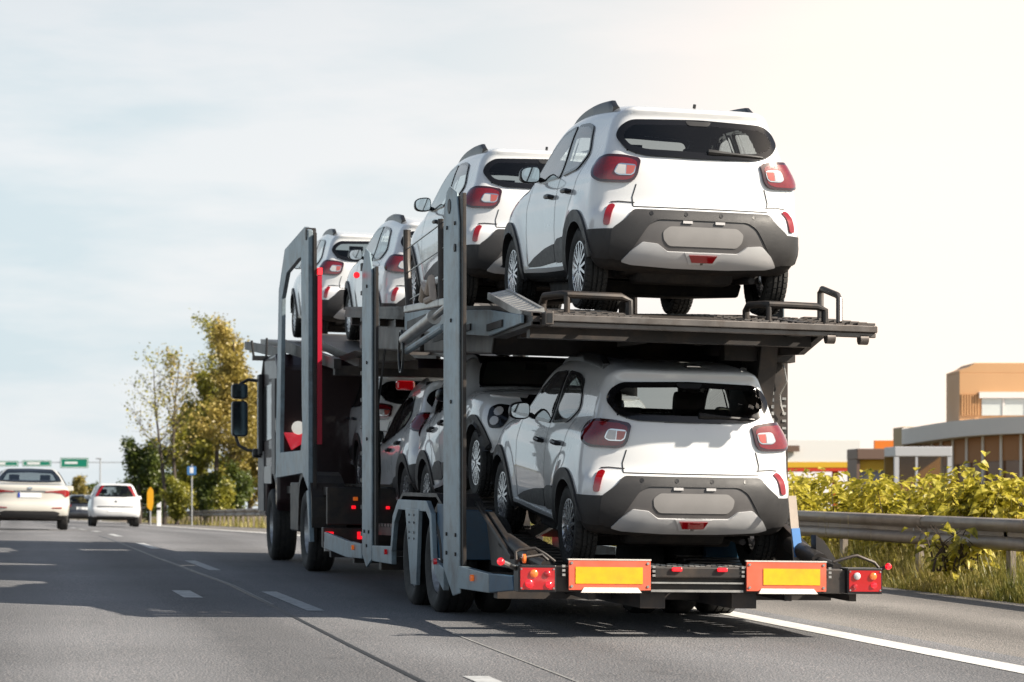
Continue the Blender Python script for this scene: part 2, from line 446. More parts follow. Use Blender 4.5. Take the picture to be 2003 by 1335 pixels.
def panel(S, frame, outline, off=.008, depth=.03, res=.035, rnd=.03, inner=None):
    """an outline thrown onto the body: returns (verts, faces, is_inner flags); a skirt runs back into the body"""
    d, u, v = [np.array(q, float) for q in FR[frame]]
    def densify(pl):
        out = []
        for i in range(len(pl)):
            a, b = pl[i], pl[(i + 1) % len(pl)]; n = max(1, int(math.hypot(b[0] - a[0], b[1] - a[1]) / res))
            out += [(a[0] + (b[0] - a[0]) * k / n, a[1] + (b[1] - a[1]) * k / n) for k in range(n)]
        return out
    loop = densify(rounded(outline, rnd)); il = densify(rounded(inner, rnd)) if inner else []
    A = np.array(loop); gx = np.arange(A[:, 0].min(), A[:, 0].max(), res); gy = np.arange(A[:, 1].min(), A[:, 1].max(), res)
    G = np.stack(np.meshgrid(gx, gy), -1).reshape(-1, 2)
    if len(G):
        G = G[in_poly(G[:, 0], G[:, 1], loop)]
        if len(G):
            dm = np.min(np.hypot(G[:, None, 0] - A[None, :, 0], G[:, None, 1] - A[None, :, 1]), 1); G = G[dm > res * .45]
        if len(G) and il:
            B = np.array(il); dm = np.min(np.hypot(G[:, None, 0] - B[None, :, 0], G[:, None, 1] - B[None, :, 1]), 1); G = G[dm > res * .45]
    n, m = len(loop), len(il)
    pts = loop + il + [tuple(g) for g in G]
    edges = [(i, (i + 1) % n) for i in range(n)] + [(n + i, n + (i + 1) % m) for i in range(m)]
    r = delaunay_2d_cdt([Vector(p) for p in pts], edges, [], 1, 1e-5)
    P2 = np.array([tuple(p) for p in r[0]]); tris = [tuple(t) for t in r[2]]
    orig = r[3]; bound = [None] * n
    for i, os_ in enumerate(orig):
        for q in os_:
            if q < n: bound[q] = i
    O = P2[:, :1] * u + P2[:, 1:] * v - d * 1.5
    if frame in ('front', 'fdiag'): O = O + np.array([0, 3.4, 0])
    if frame == 'top': O = O + np.array([0, 0, 1.5])
    H = S.hit(O, d, T=4.2, n=420); N = S.grad(H)
    N = np.where((N @ d)[:, None] > -.05, -d, N)
    V = H + N * off
    nrm = np.cross(V[[t[1] for t in tris]] - V[[t[0] for t in tris]], V[[t[2] for t in tris]] - V[[t[0] for t in tris]])
    flip = (nrm @ d) > 0
    tris = [t[::-1] if fl else t for t, fl in zip(tris, flip)]
    cen = np.array([P2[list(t)].mean(0) for t in tris])
    isin = in_poly(cen[:, 0], cen[:, 1], il) if il else np.zeros(len(tris), bool)
    b = [q for q in bound if q is not None]
    k0 = len(V); V = np.concatenate([V, V[b] - N[b] * depth]); sk = []
    for i in range(len(b)):
        j = (i + 1) % len(b); sk.append((b[i], b[j], k0 + j, k0 + i))
    # orient the skirt outwards
    c = V[b].mean(0); q = sk[0]; nn = np.cross(V[q[1]] - V[q[0]], V[q[3]] - V[q[0]])
    if nn @ (V[q[0]] - c) < 0: sk = [s[::-1] for s in sk]
    return V, tris, sk, isin
def panel_obj(S, name, frame, outline, mat, parent, off=.008, depth=.03, res=.035, rnd=.03, mirror=False):
    V, t, sk, _ = panel(S, frame, outline, off, depth, res, rnd)
    fs = t + sk
    if mirror: V = V * np.array([-1, 1, 1]); fs = [f[::-1] for f in fs]
    return mesh_obj(name, V, fs, mat, parent, True, 50)
def set_normals(o, S):
    n = len(o.data.vertices); co = np.zeros(n * 3); o.data.vertices.foreach_get('co', co)
    o.data.normals_split_custom_set_from_vertices(S.grad(co.reshape(-1, 3), .02).tolist())
def glass_obj(S, name, frame, outline, inner, gmat, parent, off=.011, mirror=False, res=.035, rnd=.05):
    V, t, sk, isin = panel(S, frame, outline, off, .02, res, rnd, inner)
    if mirror: V = V * np.array([-1, 1, 1]); t = [f[::-1] for f in t]; sk = [f[::-1] for f in sk]
    g = mesh_obj(name, V, [f for f, i in zip(t, isin) if i], gmat, parent, True)
    set_normals(g, S)
    mesh_obj('window_border', V, [f for f, i in zip(t, isin) if not i] + sk, GLOSSBLACK, g, True, 50)
    return g
def ribbon(S, frame, pts, w=.007, off=.003, step=.03, mirror=False):
    d, u, v = [np.array(q, float) for q in FR[frame]]
    P = []
    for a, b in zip(pts[:-1], pts[1:]):
        n = max(1, int(math.hypot(b[0] - a[0], b[1] - a[1]) / step))
        P += [(a[0] + (b[0] - a[0]) * k / n, a[1] + (b[1] - a[1]) * k / n) for k in range(n)]
    P.append(pts[-1]); P = np.array(P); T = np.gradient(P, axis=0); T /= np.linalg.norm(T, axis=1, keepdims=True) + 1e-9
    nn = np.stack([-T[:, 1], T[:, 0]], 1) * w / 2
    out = []
    for sgn in (-1, 1):
        Q = P + nn * sgn; O = Q[:, :1] * u + Q[:, 1:] * v - d * 1.5
        if frame in ('front', 'fdiag'): O = O + np.array([0, 3.4, 0])
        if frame == 'top': O = O + np.array([0, 0, 1.5])
        h = S.hit(O, d, T=4.2, n=420); out.append(h + S.grad(h) * off)
    n = len(P); V = np.concatenate(out); fs = [(i, i + 1, n + i + 1, n + i) for i in range(n - 1)]
    q = fs[0]; 
    if np.cross(V[q[1]] - V[q[0]], V[q[3]] - V[q[0]]) @ d > 0: fs = [f[::-1] for f in fs]
    if mirror: V = V * np.array([-1, 1, 1]); fs = [f[::-1] for f in fs]
    return V, fs

# ------------------------------------------------------------------ wheels
def wheel_parts(R, rim_r, width, hub, parent, loc, spokes=8, alloy=ALLOY, tread=True, flip=False, truck=False):
    """wheel (brake disc and hub) > tyre, rim; outer face towards -x unless flip"""
    w = width / 2
    b = MB(); b.lathe([(.01, -w * .35), (rim_r * .55, -w * .35), (rim_r * .55, -w * .1), (rim_r * .3, w * .2), (.01, w * .2)], 20)
    o = b.build('wheel', UNDER, parent, True); o.location = loc
    if flip: o.rotation_euler = (0, 0, math.pi)
    t = MB(); sh = R - rim_r
    prof = [(rim_r * .97, -w * .78), (rim_r + .012, -w * .86), (rim_r + sh * .45, -w * 1.02), (rim_r + sh * .75, -w * .99), (R - .018, -w * .86), (R - .007, -w * .78)]
    gro = []
    for g in (-.42, 0, .42):
        gro += [(R - .001, (g - .07) * w), (R - .009, (g - .065) * w), (R - .009, (g + .065) * w), (R - .001, (g + .07) * w)]
    prof = prof + gro + [(r, -x) for r, x in reversed(prof)]
    t.lathe(prof, 40)
    if tread:
        for k in range(44):                                       # shoulder and centre tread blocks
            a0 = 2 * math.pi * k / 44
            for (xa, xb, sk) in ((-.92, -.52, 0), (-.34, -.08, .5), (.08, .34, 0), (.52, .92, .5)):
                a = a0 + sk * math.pi / 44; da = math.pi / 44 * .68
                vs = []
                for aa in (a - da, a + da):
                    for xx in (xa, xb):
                        rr_ = R - .012 if abs(xx) > .9 else R - .001
                        for r in (rr_ - .006, rr_ + .006): vs.append((xx * w, r * math.cos(aa), r * math.sin(aa)))
                t.add(vs, [(0, 1, 3, 2), (4, 6, 7, 5), (0, 4, 5, 1), (2, 3, 7, 6), (1, 5, 7, 3)])
    t.build('tyre', RUBBER, o, True, 40)
    r = MB()
    if truck:
        r.lathe([(rim_r * .99, -w * .72), (rim_r * .93, -w * .80), (rim_r * .88, -w * .55), (rim_r * .80, -w * .1), (rim_r * .66, -w * .02), (rim_r * .55, -w * .2), (rim_r * .40, -w * .32), (rim_r * .36, -w * .62), (rim_r * .2, -w * .70), (.01, -w * .70)], 40)
        for k in range(10):
            a = 2 * math.pi * k / 10; r.tube([(-w * .25, rim_r * .5 * math.cos(a), rim_r * .5 * math.sin(a)), (-w * .45, rim_r * .5 * math.cos(a), rim_r * .5 * math.sin(a))], .018, 6)
    else:
        r.lathe([(rim_r * .985, -w * .70), (rim_r * 1.0, -w * .84), (rim_r * .955, -w * .84), (rim_r * .93, -w * .62), (rim_r * .90, w * .2)], 40)
        for k in range(spokes):
            for s in (-1, 1):
                a0 = 2 * math.pi * k / spokes + s * .06; a1 = 2 * math.pi * k / spokes + s * .21
                p = (-w * .72, rim_r * .20 * math.cos(a0), rim_r * .20 * math.sin(a0)); q = (-w * .70, rim_r * .95 * math.cos(a1), rim_r * .95 * math.sin(a1))
                r.beam(p, q, .020, .022, up=(1, 0, 0))
        r.lathe([(rim_r * .28, -w * .60), (rim_r * .27, -w * .74), (rim_r * .14, -w * .80), (.004, -w * .80)], 20)
    r.build('rim', alloy, o, True, 35)
    return o

def split_body(S, h, windows, dark, top_only=None):
    """body faces minus window holes -> (V, paint faces, dark faces)"""
    V, Q = S.mesh(h)
    C = V[Q].mean(1); N = S.grad(C); keep = np.ones(len(Q), bool); keep2 = keep.copy()
    for fr, poly, big in [(a, inset(b, .008), False) for a, b in windows] + [(a, inset(b, -.02), True) for a, b in windows]:
        if fr == 'rear': m = in_poly(C[:, 0], C[:, 2], poly) & (N[:, 1] < -.15)
        elif fr == 'front': m = in_poly(C[:, 0], C[:, 2], poly) & (N[:, 1] > .15)
        else: m = in_poly(C[:, 1], C[:, 2], poly) & (np.abs(N[:, 0]) > .35)
        if big: keep2 &= ~m
        else: keep &= ~m
    Q2 = Q[keep2]; Q, C, N = Q[keep], C[keep], N[keep]
    dk = dark(C, N)
    return V, Q[~dk], Q[dk], Q2
def compact(V, Q):
    u, inv = np.unique(Q.reshape(-1), return_inverse=True)
    return V[u], inv.reshape(Q.shape)
def inset(poly, d):
    c = np.mean(np.array(poly), 0); out = []
    n = len(poly)
    for i in range(n):
        p0, p1, p2 = [np.array(poly[(i + k) % n], float) for k in (-1, 0, 1)]
        e1, e2 = p1 - p0, p2 - p1; e1 /= np.linalg.norm(e1); e2 /= np.linalg.norm(e2)
        n1, n2 = np.array([-e1[1], e1[0]]), np.array([-e2[1], e2[0]]); b = n1 + n2; b /= np.linalg.norm(b)
        if b @ (c - p1) < 0: b = -b
        out.append(tuple(p1 + b * d))
    return out
def mirror_mb(m):
    m2 = MB(); m2.v = [(-x, y, z) for x, y, z in m.v]; m2.f = [f[::-1] for f in m.f]; return m2

# ------------------------------------------------------------------ the crossover carried eight times
YR, YF, RW_ = .62, 2.97, .298
def make_crossover():
    root = empty('crossover_car', (0, 0, 0))
    S = Shape([(.17, .27), (.05, .34), (.0, .45), (-.005, .58), (.015, .70), (.075, .735), (.085, .90), (.105, 1.05), (.20, 1.24), (.285, 1.40), (.235, 1.445),
               (.32, 1.472), (.7, 1.508), (1.3, 1.528), (1.8, 1.49), (2.1, 1.40), (2.45, 1.18), (2.72, 1.01), (2.95, .975), (3.3, .915), (3.52, .82), (3.62, .68),
               (3.66, .48), (3.62, .33), (3.5, .24), (2.5, .22), (1.0, .22)],
              [(.2, .70), (.3, .735), (.45, .758), (.62, .775), (.80, .778), (.93, .765), (1.0, .745), (1.08, .712), (1.2, .675), (1.3, .645), (1.42, .595), (1.52, .53)],
              [(YR, RW_), (YF, RW_)], bow_r=.14, bow_f=.30, k=.11, arch=.352)
    rw = [(-.49, 1.362), (0, 1.380), (.49, 1.362), (.565, 1.305), (.598, 1.225), (.54, 1.135), (.41, 1.098), (0, 1.09), (-.41, 1.098), (-.54, 1.135), (-.598, 1.225), (-.565, 1.305)]
    fw = [(1.36, 1.0), (2.10, .995), (2.27, 1.02), (2.0, 1.235), (1.74, 1.375), (1.40, 1.405)]
    bw = [(.72, 1.15), (.88, 1.035), (1.30, 1.002), (1.34, 1.405), (1.02, 1.395), (.86, 1.355)]
    ws = [(-.62, 1.045), (0, 1.02), (.62, 1.045), (.555, 1.25), (.47, 1.405), (0, 1.425), (-.47, 1.405), (-.555, 1.25)]
    def dark(C, N):
        d = ((C[:, 2] < .33) & (N[:, 2] < -.3)) | ((C[:, 2] < .405) & (C[:, 1] < .36)) | ((C[:, 2] < .34) & (C[:, 1] > 3.3))
        for wy in (YR, YF):
            r = np.hypot(C[:, 1] - wy, C[:, 2] - RW_); d |= (r < .375) & (np.abs(C[:, 0]) < .765)
        return d
    V, paint, dk, allq = split_body(S, .021, [('rear', rw), ('side', fw), ('side', bw), ('front', ws)], dark)
    v, q = compact(V, paint); body = mesh_obj('body', v, q, WHITE, root, True); set_normals(body, S)
    v, q = compact(V, dk); mesh_obj('underbody', v, q, UNDER, root, True)
    Vi = V - S.grad(V) * .035; v, q = compact(Vi, allq[:, ::-1]); mesh_obj('interior_lining', v, q, INTERIOR, root, True)
    # glass
    glass_obj(S, 'rear_window', 'rear', rw, inset(rw, .045), GLASS, root, off=.018, res=.025)
    for mir in (False, True):
        glass_obj(S, 'front_door_window', 'left', fw, inset(fw, .028), GLASS_SIDE, root, mirror=mir)
        glass_obj(S, 'rear_door_window', 'left', bw, inset(bw, .028), GLASS_SIDE, root, mirror=mir)
    glass_obj(S, 'windscreen', 'front', ws, inset(ws, .04), GLASS_SIDE, root)
    # rear face
    def pan(name, fr, outline, mat, **k): return panel_obj(S, name, fr, outline, mat, root, **k)
    pan('rear_bumper', 'rear', [(-.505, .708), (.505, .708), (.56, .645), (.655, .572), (.665, .385), (.60, .352), (.555, .36), (.455, .52), (.40, .605), (.33, .645), (-.33, .645), (-.40, .605), (-.455, .52), (-.555, .36), (-.60, .352), (-.665, .385), (-.655, .572), (-.56, .645)], CLAD, off=.013, res=.03, rnd=.03)
    pan('plate_recess', 'rear', [(-.42, .625), (-.33, .66), (.33, .66), (.42, .625), (.56, .40), (.30, .38), (-.30, .38), (-.56, .40)], RECESS, off=.004, rnd=.03)
    pan('number_plate_field', 'rear', [(-.25, .60), (.25, .60), (.30, .56), (.29, .50), (.25, .462), (-.25, .462), (-.29, .50), (-.30, .56)], principled('plate_field', (.26, .25, .245), .35, noise=.2, nscale=4), off=.009, depth=.012, rnd=.02)
    pan('skid_plate', 'rear', [(-.44, .485), (-.33, .475), (-.26, .425), (.26, .425), (.33, .475), (.44, .485), (.52, .42), (.575, .352), (.50, .335), (.2, .322), (-.2, .322), (-.50, .335), (-.575, .352), (-.52, .42)], SKID, off=.024, rnd=.012, res=.028)
    fr_ = pan('fog_lamp_frame', 'rear', [(-.135, .425), (.135, .425), (.095, .355), (-.095, .355)], SKID, off=.034, rnd=.0, res=.03)
    panel_obj(S, 'fog_lamp', 'rear', [(-.105, .413), (.105, .413), (.078, .370), (-.078, .370)], RED_LENS, fr_, off=.040, rnd=.0, res=.03)
    for sx in (-.38, -.13, .13, .38):
        pan('parking_sensor', 'rear', [(sx + .014 * math.cos(k * math.pi / 4), .683 + .014 * math.sin(k * math.pi / 4)) for k in range(8)], BLACK, off=.0155, depth=.006, rnd=.0, res=.02)
    for sx in (-.12, .12): pan('plate_lamp', 'rear', [(sx - .035, .640), (sx + .035, .640), (sx + .035, .622), (sx - .035, .622)], CLEAR_LENS, off=.016, depth=.01, rnd=.0, res=.02)
    pan('brake_light_handle', 'rear', [(-.10, 1.365), (.10, 1.365), (.075, 1.328), (-.075, 1.328)], BLACK, off=.022, rnd=.03)
    for mir in (False, True):
        pan('bumper_corner', 'diag', [(-.505, .575), (-.70, .568), (-.835, .562), (-.80, .49), (-.772, .41), (-.755, .375), (-.68, .362), (-.56, .362), (-.50, .375)], CLAD, off=.010, mirror=mir, rnd=.03)
        lt = pan('tail_light', 'diag', [(-.440, 1.058), (-.46, 1.080), (-.56, 1.098), (-.68, 1.100), (-.765, 1.07), (-.80, 1.01), (-.775, .94), (-.71, .905), (-.52, .903), (-.472, .914), (-.448, .958)], DEEP_LENS, off=.020, mirror=mir, res=.03)
        panel_obj(S, 'red_lens', 'diag', [(-.456, 1.048), (-.52, 1.076), (-.68, 1.080), (-.745, 1.05), (-.765, 1.0), (-.745, .945), (-.69, .92), (-.53, .918), (-.475, .935)], TAIL_LENS, lt, off=.0225, mirror=mir, res=.03)
        panel_obj(S, 'chrome_frame', 'diag', [(-.462, 1.028), (-.585, 1.036), (-.605, .972), (-.575, .953), (-.490, .953), (-.470, .970)], CHROME, lt, off=.0265, mirror=mir, rnd=.03, res=.03)
        panel_obj(S, 'reversing_lens', 'diag', [(-.530, 1.022), (-.580, 1.026), (-.597, .974), (-.572, .961), (-.530, .961)], CLEAR_LENS, lt, off=.029, mirror=mir, rnd=.0, res=.03)
        panel_obj(S, 'indicator_lens', 'diag', [(-.469, 1.018), (-.525, 1.021), (-.525, .961), (-.494, .961), (-.477, .975)], principled('indicator_rose', (.42, .09, .07), .12, coat=1.0), lt, off=.029, mirror=mir, rnd=.0, res=.03)
        pan('reflector', 'diag', [(-.575, .735), (-.60, .75), (-.625, .735), (-.635, .62), (-.63, .595), (-.59, .595)], RED_LENS, off=.013, mirror=mir, rnd=.03, res=.025)
        ed = MB(); vv, ff = ribbon(S, 'diag', [(-.455, .762), (-.56, .768), (-.615, .762)], .008, .004, mirror=mir); ed.add(vv, ff); ed.build('bumper_crease', CLAD, root)
        # wheel arches, door cladding
        for wy, a0, a1 in ((YR, -8, 168), (YF, 9, 188)):
            arc = []
            for k in range(25):
                a = math.radians(a0 + (a1 - a0) * k / 24); arc.append((wy + .432 * math.cos(a), RW_ + .425 * math.sin(a)))
            for k in range(25):
                a = math.radians(a1 + (a0 - a1) * k / 24); arc.append((wy + .345 * math.cos(a), RW_ + .345 * math.sin(a)))
            V_, t_, sk_, _ = panel(S, 'left', arc, .018, .09, .03, .0)
            # keep the ring on the flank where rays fall into the wheel well
            V_ = np.array(V_); rr = np.hypot(V_[:, 1] - wy, V_[:, 2] - RW_)
            z_ = V_[:, 2]; xs = -(np.interp(z_, S.wzz, S.www) + .034)
            n0 = len(V_) - len(sk_); fix = np.arange(len(V_)) < n0
            V_[fix, 0] = np.where(V_[fix, 0] > -.70, xs[fix], V_[fix, 0])
            nb = len(sk_); top = [s[0] for s in sk_]
            V_[n0:, 0] = np.minimum(V_[n0:, 0], -.60)
            fs = t_ + sk_
            if mir: V_ = V_ * np.array([-1, 1, 1]); fs = [f[::-1] for f in fs]
            mesh_obj('wheel_arch', V_, fs, CLAD, root, True, 45)
        pan('rear_door_cladding', 'left', [(1.055, .375), (1.055, .50), (1.12, .545), (1.30, .535), (1.40, .50), (1.40, .36), (1.30, .35)], CLAD, off=.009, mirror=mir, rnd=.03)
        pan('front_door_cladding', 'left', [(1.415, .36), (1.415, .50), (1.75, .47), (2.15, .41), (2.38, .36), (2.36, .335), (2.0, .335)], CLAD, off=.009, mirror=mir, rnd=.03)
        pan('sill_trim', 'left', [(1.02, .30), (1.02, .325), (1.8, .322), (2.5, .325), (2.5, .30), (1.8, .292)], principled('sill_silver', (.55, .55, .55), .35, metal=.3), off=.016, mirror=mir, rnd=.0)
        pan('sill', 'left', [(1.02, .215), (1.02, .29), (2.55, .29), (2.55, .215)], CLAD, off=.006, mirror=mir, rnd=.0)
        for pl in ([(1.35, .995), (1.40, .62), (1.405, .345)], [(2.28, 1.0), (2.40, .80), (2.42, .345)], [(.72, 1.14), (.80, .90), (1.02, .66), (1.045, .345)]):
            seam = MB(); vv, ff = ribbon(S, 'left', pl, .008, .002, mirror=mir); seam.add(vv, ff); seam.build('door_seam', BLACK, root)
        for (hy, hz) in ((1.46, .86), (.90, .875)):
            hd = MB(); hx = -float(np.interp(hz, S.wzz, S.www)) - .022
            hd.tube([(hx + .02, hy - .01, hz), (hx - .008, hy + .02, hz + .003), (hx - .012, hy + .09, hz + .006), (hx - .008, hy + .16, hz + .006), (hx + .02, hy + .19, hz + .004)], [.012, .018, .02, .018, .012], 8)
            (mirror_mb(hd) if mir else hd).build('door_handle', BLACK, root, True)
        # mirrors
        mh = MB(); mz, my = 1.06, 2.03
        ring = []
        for (yy, sc) in ((-.045, .90), (-.035, 1.0), (.02, .98), (.07, .80), (.10, .45)):
            pts = chaikin([(-.92, .055), (-.80, .075), (-.765, .05), (-.765, -.045), (-.80, -.07), (-.90, -.07), (-.935, -.03)], 2)
            ring.append([(-.85 + (a + .85) * sc, my + yy, mz + b * sc) for a, b in pts])
        n = len(ring[0]); vs = [p for r_ in ring for p in r_]
        fs = [(i * n + k, i * n + (k + 1) % n, (i + 1) * n + (k + 1) % n, (i + 1) * n + k) for i in range(len(ring) - 1) for k in range(n)] + [tuple(range((len(ring) - 1) * n, len(ring) * n)), tuple(range(n - 1, -1, -1))]
        mh.add(vs, fs); mh.beam((-.78, my + .02, mz - .03), (-.68, my + .04, mz - .045), .05, .035)
        mo = (mirror_mb(mh) if mir else mh).build('wing_mirror', BLACK, root, True, 40)
        mg = MB(); pts = chaikin([(-.915, .045), (-.80, .062), (-.775, .042), (-.775, -.038), (-.80, -.057), (-.895, -.057), (-.92, -.02)], 2)
        mg.add([(a, my - .049, mz + b) for a, b in pts], [tuple(range(len(pts)))])
        (mirror_mb(mg) if mir else mg).build('mirror_glass', MIRROR, mo)
        # roof rails
        rl = MB(); vs = []; K = 16
        for k in range(K):
            y = .60 + 1.5 * k / (K - 1); u_ = k / (K - 1)
            z0 = S.hit(np.array([[-.52, y, 2.0]]), (0, 0, -1), T=1.5)[0][2]; hgt = .062 * min(1, u_ / .05 + .25) * (1 - u_ ** 2.2) + .006
            for (dx, zz) in ((-.028, z0 - .02), (-.024, z0 + hgt * .8), (-.008, z0 + hgt), (.016, z0 + hgt), (.026, z0 + hgt * .7), (.028, z0 - .02)):
                vs.append((-.52 + .02 * u_ + dx, y, zz))
        fs = [(i * 6 + k, i * 6 + (k + 1) % 6, (i + 1) * 6 + (k + 1) % 6, (i + 1) * 6 + k) for i in range(K - 1) for k in range(6)] + [(5, 4, 3, 2, 1, 0), tuple((K - 1) * 6 + k for k in range(6))]
        rl.add(vs, fs)
        (mirror_mb(rl) if mir else rl).build('roof_rail', BLACK, root, True, 50)
        # front lamps
        hl = pan('headlight', 'fdiag', [(-.40, .735), (-.52, .755), (-.60, .73), (-.615, .62), (-.585, .545), (-.47, .535), (-.41, .60)], GLOSSBLACK, off=.012, mirror=mir, res=.03)
        for (a_, b_) in ((-.50, .685), (-.535, .605)):
            pl = [(a_ + .045 * math.cos(t * math.pi / 5), b_ + .04 * math.sin(t * math.pi / 5)) for t in range(10)]
            panel_obj(S, 'headlight_lens', 'fdiag', pl, CLEAR_LENS, hl, off=.02, mirror=mir, rnd=.0, res=.03)
        pan('daytime_lamp', 'fdiag', [(-.28, .835), (-.50, .862), (-.66, .885), (-.66, .86), (-.50, .825), (-.28, .795)], CLEAR_LENS, off=.014, mirror=mir, rnd=.03, res=.03)
    pan('grille', 'front', [(-.47, .83), (.47, .83), (.44, .70), (.30, .66), (-.30, .66), (-.44, .70)], GLOSSBLACK, off=.012, rnd=.03)
    pan('front_bumper', 'front', [(-.40, .60), (.40, .60), (.50, .52), (.62, .50), (.64, .33), (.5, .285), (-.5, .285), (-.64, .33), (-.62, .50), (-.50, .52)], CLAD, off=.012, rnd=.03)
    pan('front_skid_plate', 'front', [(-.36, .40), (.36, .40), (.42, .31), (-.42, .31)], SKID, off=.022, rnd=.03)
    # seams of the tailgate and bonnet
    for pl in ([(-.478, .895), (-.505, .80), (-.50, .735)], [(.478, .895), (.505, .80), (.50, .735)], [(-.50, .733), (0, .733), (.50, .733)]):
        sm = MB(); vv, ff = ribbon(S, 'rear', pl, .008, .002); sm.add(vv, ff); sm.build('tailgate_seam', BLACK, root)
    for s in (-1, 1):
        sm = MB(); vv, ff = ribbon(S, 'top', [(s * .60, 2.80), (s * .61, 3.05), (s * .55, 3.30)], .008, .002); sm.add(vv, ff); sm.build('bonnet_seam', BLACK, root)
    # wiper, antenna
    wp = MB(); P = []
    for k in range(9):
        x = .05 + .42 * k / 8; z = 1.128 + .02 * (1 - k / 8) ; h = S.hit(np.array([[x, -1.5, z]]), (0, 1, 0), T=3)[0]
        P.append((x, h[1] - .024, z))
    wp.tube(P, [.022, .022, .017, .014, .013, .012, .011, .010, .008], 6); wp.build('rear_wiper', BLACK, root, True)
    an = MB(); an.tube([(.02, .42, 1.485), (.02, .41, 1.51)], .012, 8); an.build('antenna', BLACK, root, True)
    # interior
    for sx in (-.33, .33):
        st = MB()
        st.prism(chaikin([(1.35, .45), (1.95, .50), (1.98, .62), (1.55, .60), (1.42, 1.06), (1.27, 1.05)], 1), 'x', sx - .23, sx + .23)
        st.prism(chaikin([(1.27, 1.09), (1.38, 1.09), (1.37, 1.27), (1.27, 1.27)], 1), 'x', sx - .12, sx + .12)
        st.build('front_seat', INTERIOR, root, bevel=.02)
    st = MB(); st.prism(chaikin([(.72, .45), (1.2, .48), (1.2, .60), (.92, .60), (.78, 1.04), (.66, 1.03)], 1), 'x', -.58, .58)
    for sx in (-.34, .34): st.prism(chaikin([(.66, 1.05), (.75, 1.05), (.73, 1.17), (.66, 1.17)], 1), 'x', sx - .12, sx + .12)
    st.build('rear_seat', INTERIOR, root, bevel=.02)
    db = MB(); db.prism([(2.15, .75), (2.60, .75), (2.60, .99), (2.38, 1.02), (2.2, .95)], 'x', -.66, .66)
    db.tube([(-.33 + .17 * math.cos(t * math.pi / 8), 2.1 + .03 * math.sin(t * math.pi / 8), .95 + .16 * math.sin(t * math.pi / 8)) for t in range(17)], .014, 6)
    db.box(-.10, .10, 2.12, 2.14, 1.29, 1.35); db.build('dashboard', INTERIOR, root)
    # under the tail: axle beam, silencer, tow eye, springs
    ub = MB(); ub.beam((-.62, YR, .27), (.62, YR, .27), .09, .08); ub.build('rear_axle', UNDER, root)
    ub = MB(); ub.tube([(.44, .20, .24), (.44, .55, .24)], .025, 8); ub.build('tow_eye', UNDER, root, True)
    for s in (-.46, .46):
        ub = MB(); ub.tube([(s, YR - .08, .24), (s, YR - .05, .55)], .055, 10); ub.build('rear_spring', UNDER, root, True)
    ub = MB(); ub.box(-.62, .62, 2.7, 3.4, .20, .26); ub.build('front_undertray', UNDER, root)
    bt = MB(); bt.prism([(.78, .225), (.86, .125), (2.35, .125), (2.5, .225)], 'x', -.56, .56); bt.build('battery_tray', UNDER, root, bevel=.02)
    bt = MB(); bt.prism([(.26, .30), (.34, .20), (.52, .19), (.56, .30)], 'x', -.40, .34); bt.build('silencer', UNDER, root, bevel=.03)
    # wheels
    for s in (-1, 1):
        for wy in (YR, YF):
            wheel_parts(RW_, .198, .17, None, root, (s * .685, wy, RW_), flip=(s > 0))
    return root, S

# poses: x of the car's centre line, y and z of the rear hub, pitch (nose up +), yaw (nose to the right +), reversed
CARS = [
    ('white crossover at the rear end of the upper deck, fully in view', 4.76, 15.28, 2.585, 4.4, .9, False),
    ('white crossover at the rear end of the lower deck, above the orange boards', 4.65, 15.16, .69, 5.0, .7, False),
    ('second white crossover on the upper deck, just behind the tall rear post', 4.68, 19.45, 2.90, 3.0, .5, False),
    ('third white crossover on the upper deck, nose high behind two thin rail posts', 4.68, 23.85, 2.76, 7.0, .3, False),
    ('foremost white crossover on the upper deck, over the cab behind the open front frame', 4.68, 29.2, 3.22, 5.0, .3, False),
    ('white crossover on the lower deck that faces backwards, headlight towards us', 4.67, 20.87, .894, 6.9, 0.0, True),
    ('white crossover on the lower deck standing nose down between the middle and rear posts', 4.67, 22.05, .875, -5.5, 0.3, False),
    ('shaded white crossover deep inside on the lower deck of the lorry, behind the middle post', 4.80, 26.0, 1.18, 4.0, .3, False),
]
proto, SPRING = make_crossover()
for i, (lab, xc, y, z, pitch, yaw, rev) in enumerate(CARS):
    o = proto if i == 0 else copy_tree(proto)
    roll = .018
    e = Euler((math.radians(pitch), -roll if rev else roll, math.radians(-yaw) + (math.pi if rev else 0)))
    off = e.to_matrix() @ Vector((0, YR, RW_))
    o.location = Vector((xc, y, z - .018 * (xc - 3.9))) - off
    o.rotation_euler = e
    tag(o, lab, 'car', 'cars loaded on the transporter')

# ------------------------------------------------------------------ transporter (trailer, then lorry); both sides mirrored about x = 4.35
STEEL = principled('blue_grey_steel', (.24, .31, .35), .42, metal=.2, noise=.18, nscale=2.5, dirt=(.10, .075, .055), dscale=4.5, damt=.8, bump=.10, bscale=14)
STEEL_BLUE = principled('blue_steel_paint', (.018, .075, .14), .45, noise=.15, nscale=4, dirt=(.05, .045, .04), dscale=3, damt=.5)
DARKSTEEL = principled('dark_steel', (.030, .027, .026), .5, metal=.3, noise=.3, nscale=6, dirt=(.10, .07, .05), dscale=3.5, damt=.7)
DECKSTEEL = principled('deck_steel', (.16, .145, .135), .42, metal=.7, noise=.25, nscale=7, dirt=(.07, .045, .03), dscale=4, damt=.8)
BRIGHTSTEEL = principled('galvanised_steel', (.45, .44, .42), .4, metal=.8, noise=.2, nscale=10, dirt=(.15, .12, .1), dscale=6, damt=.5)
ORANGE = principled('orange_reflective_board', (.80, .13, .07), .32, noise=.14, nscale=9, dirt=(.42, .16, .11), dscale=7, damt=.75, bump=.15, bscale=300)
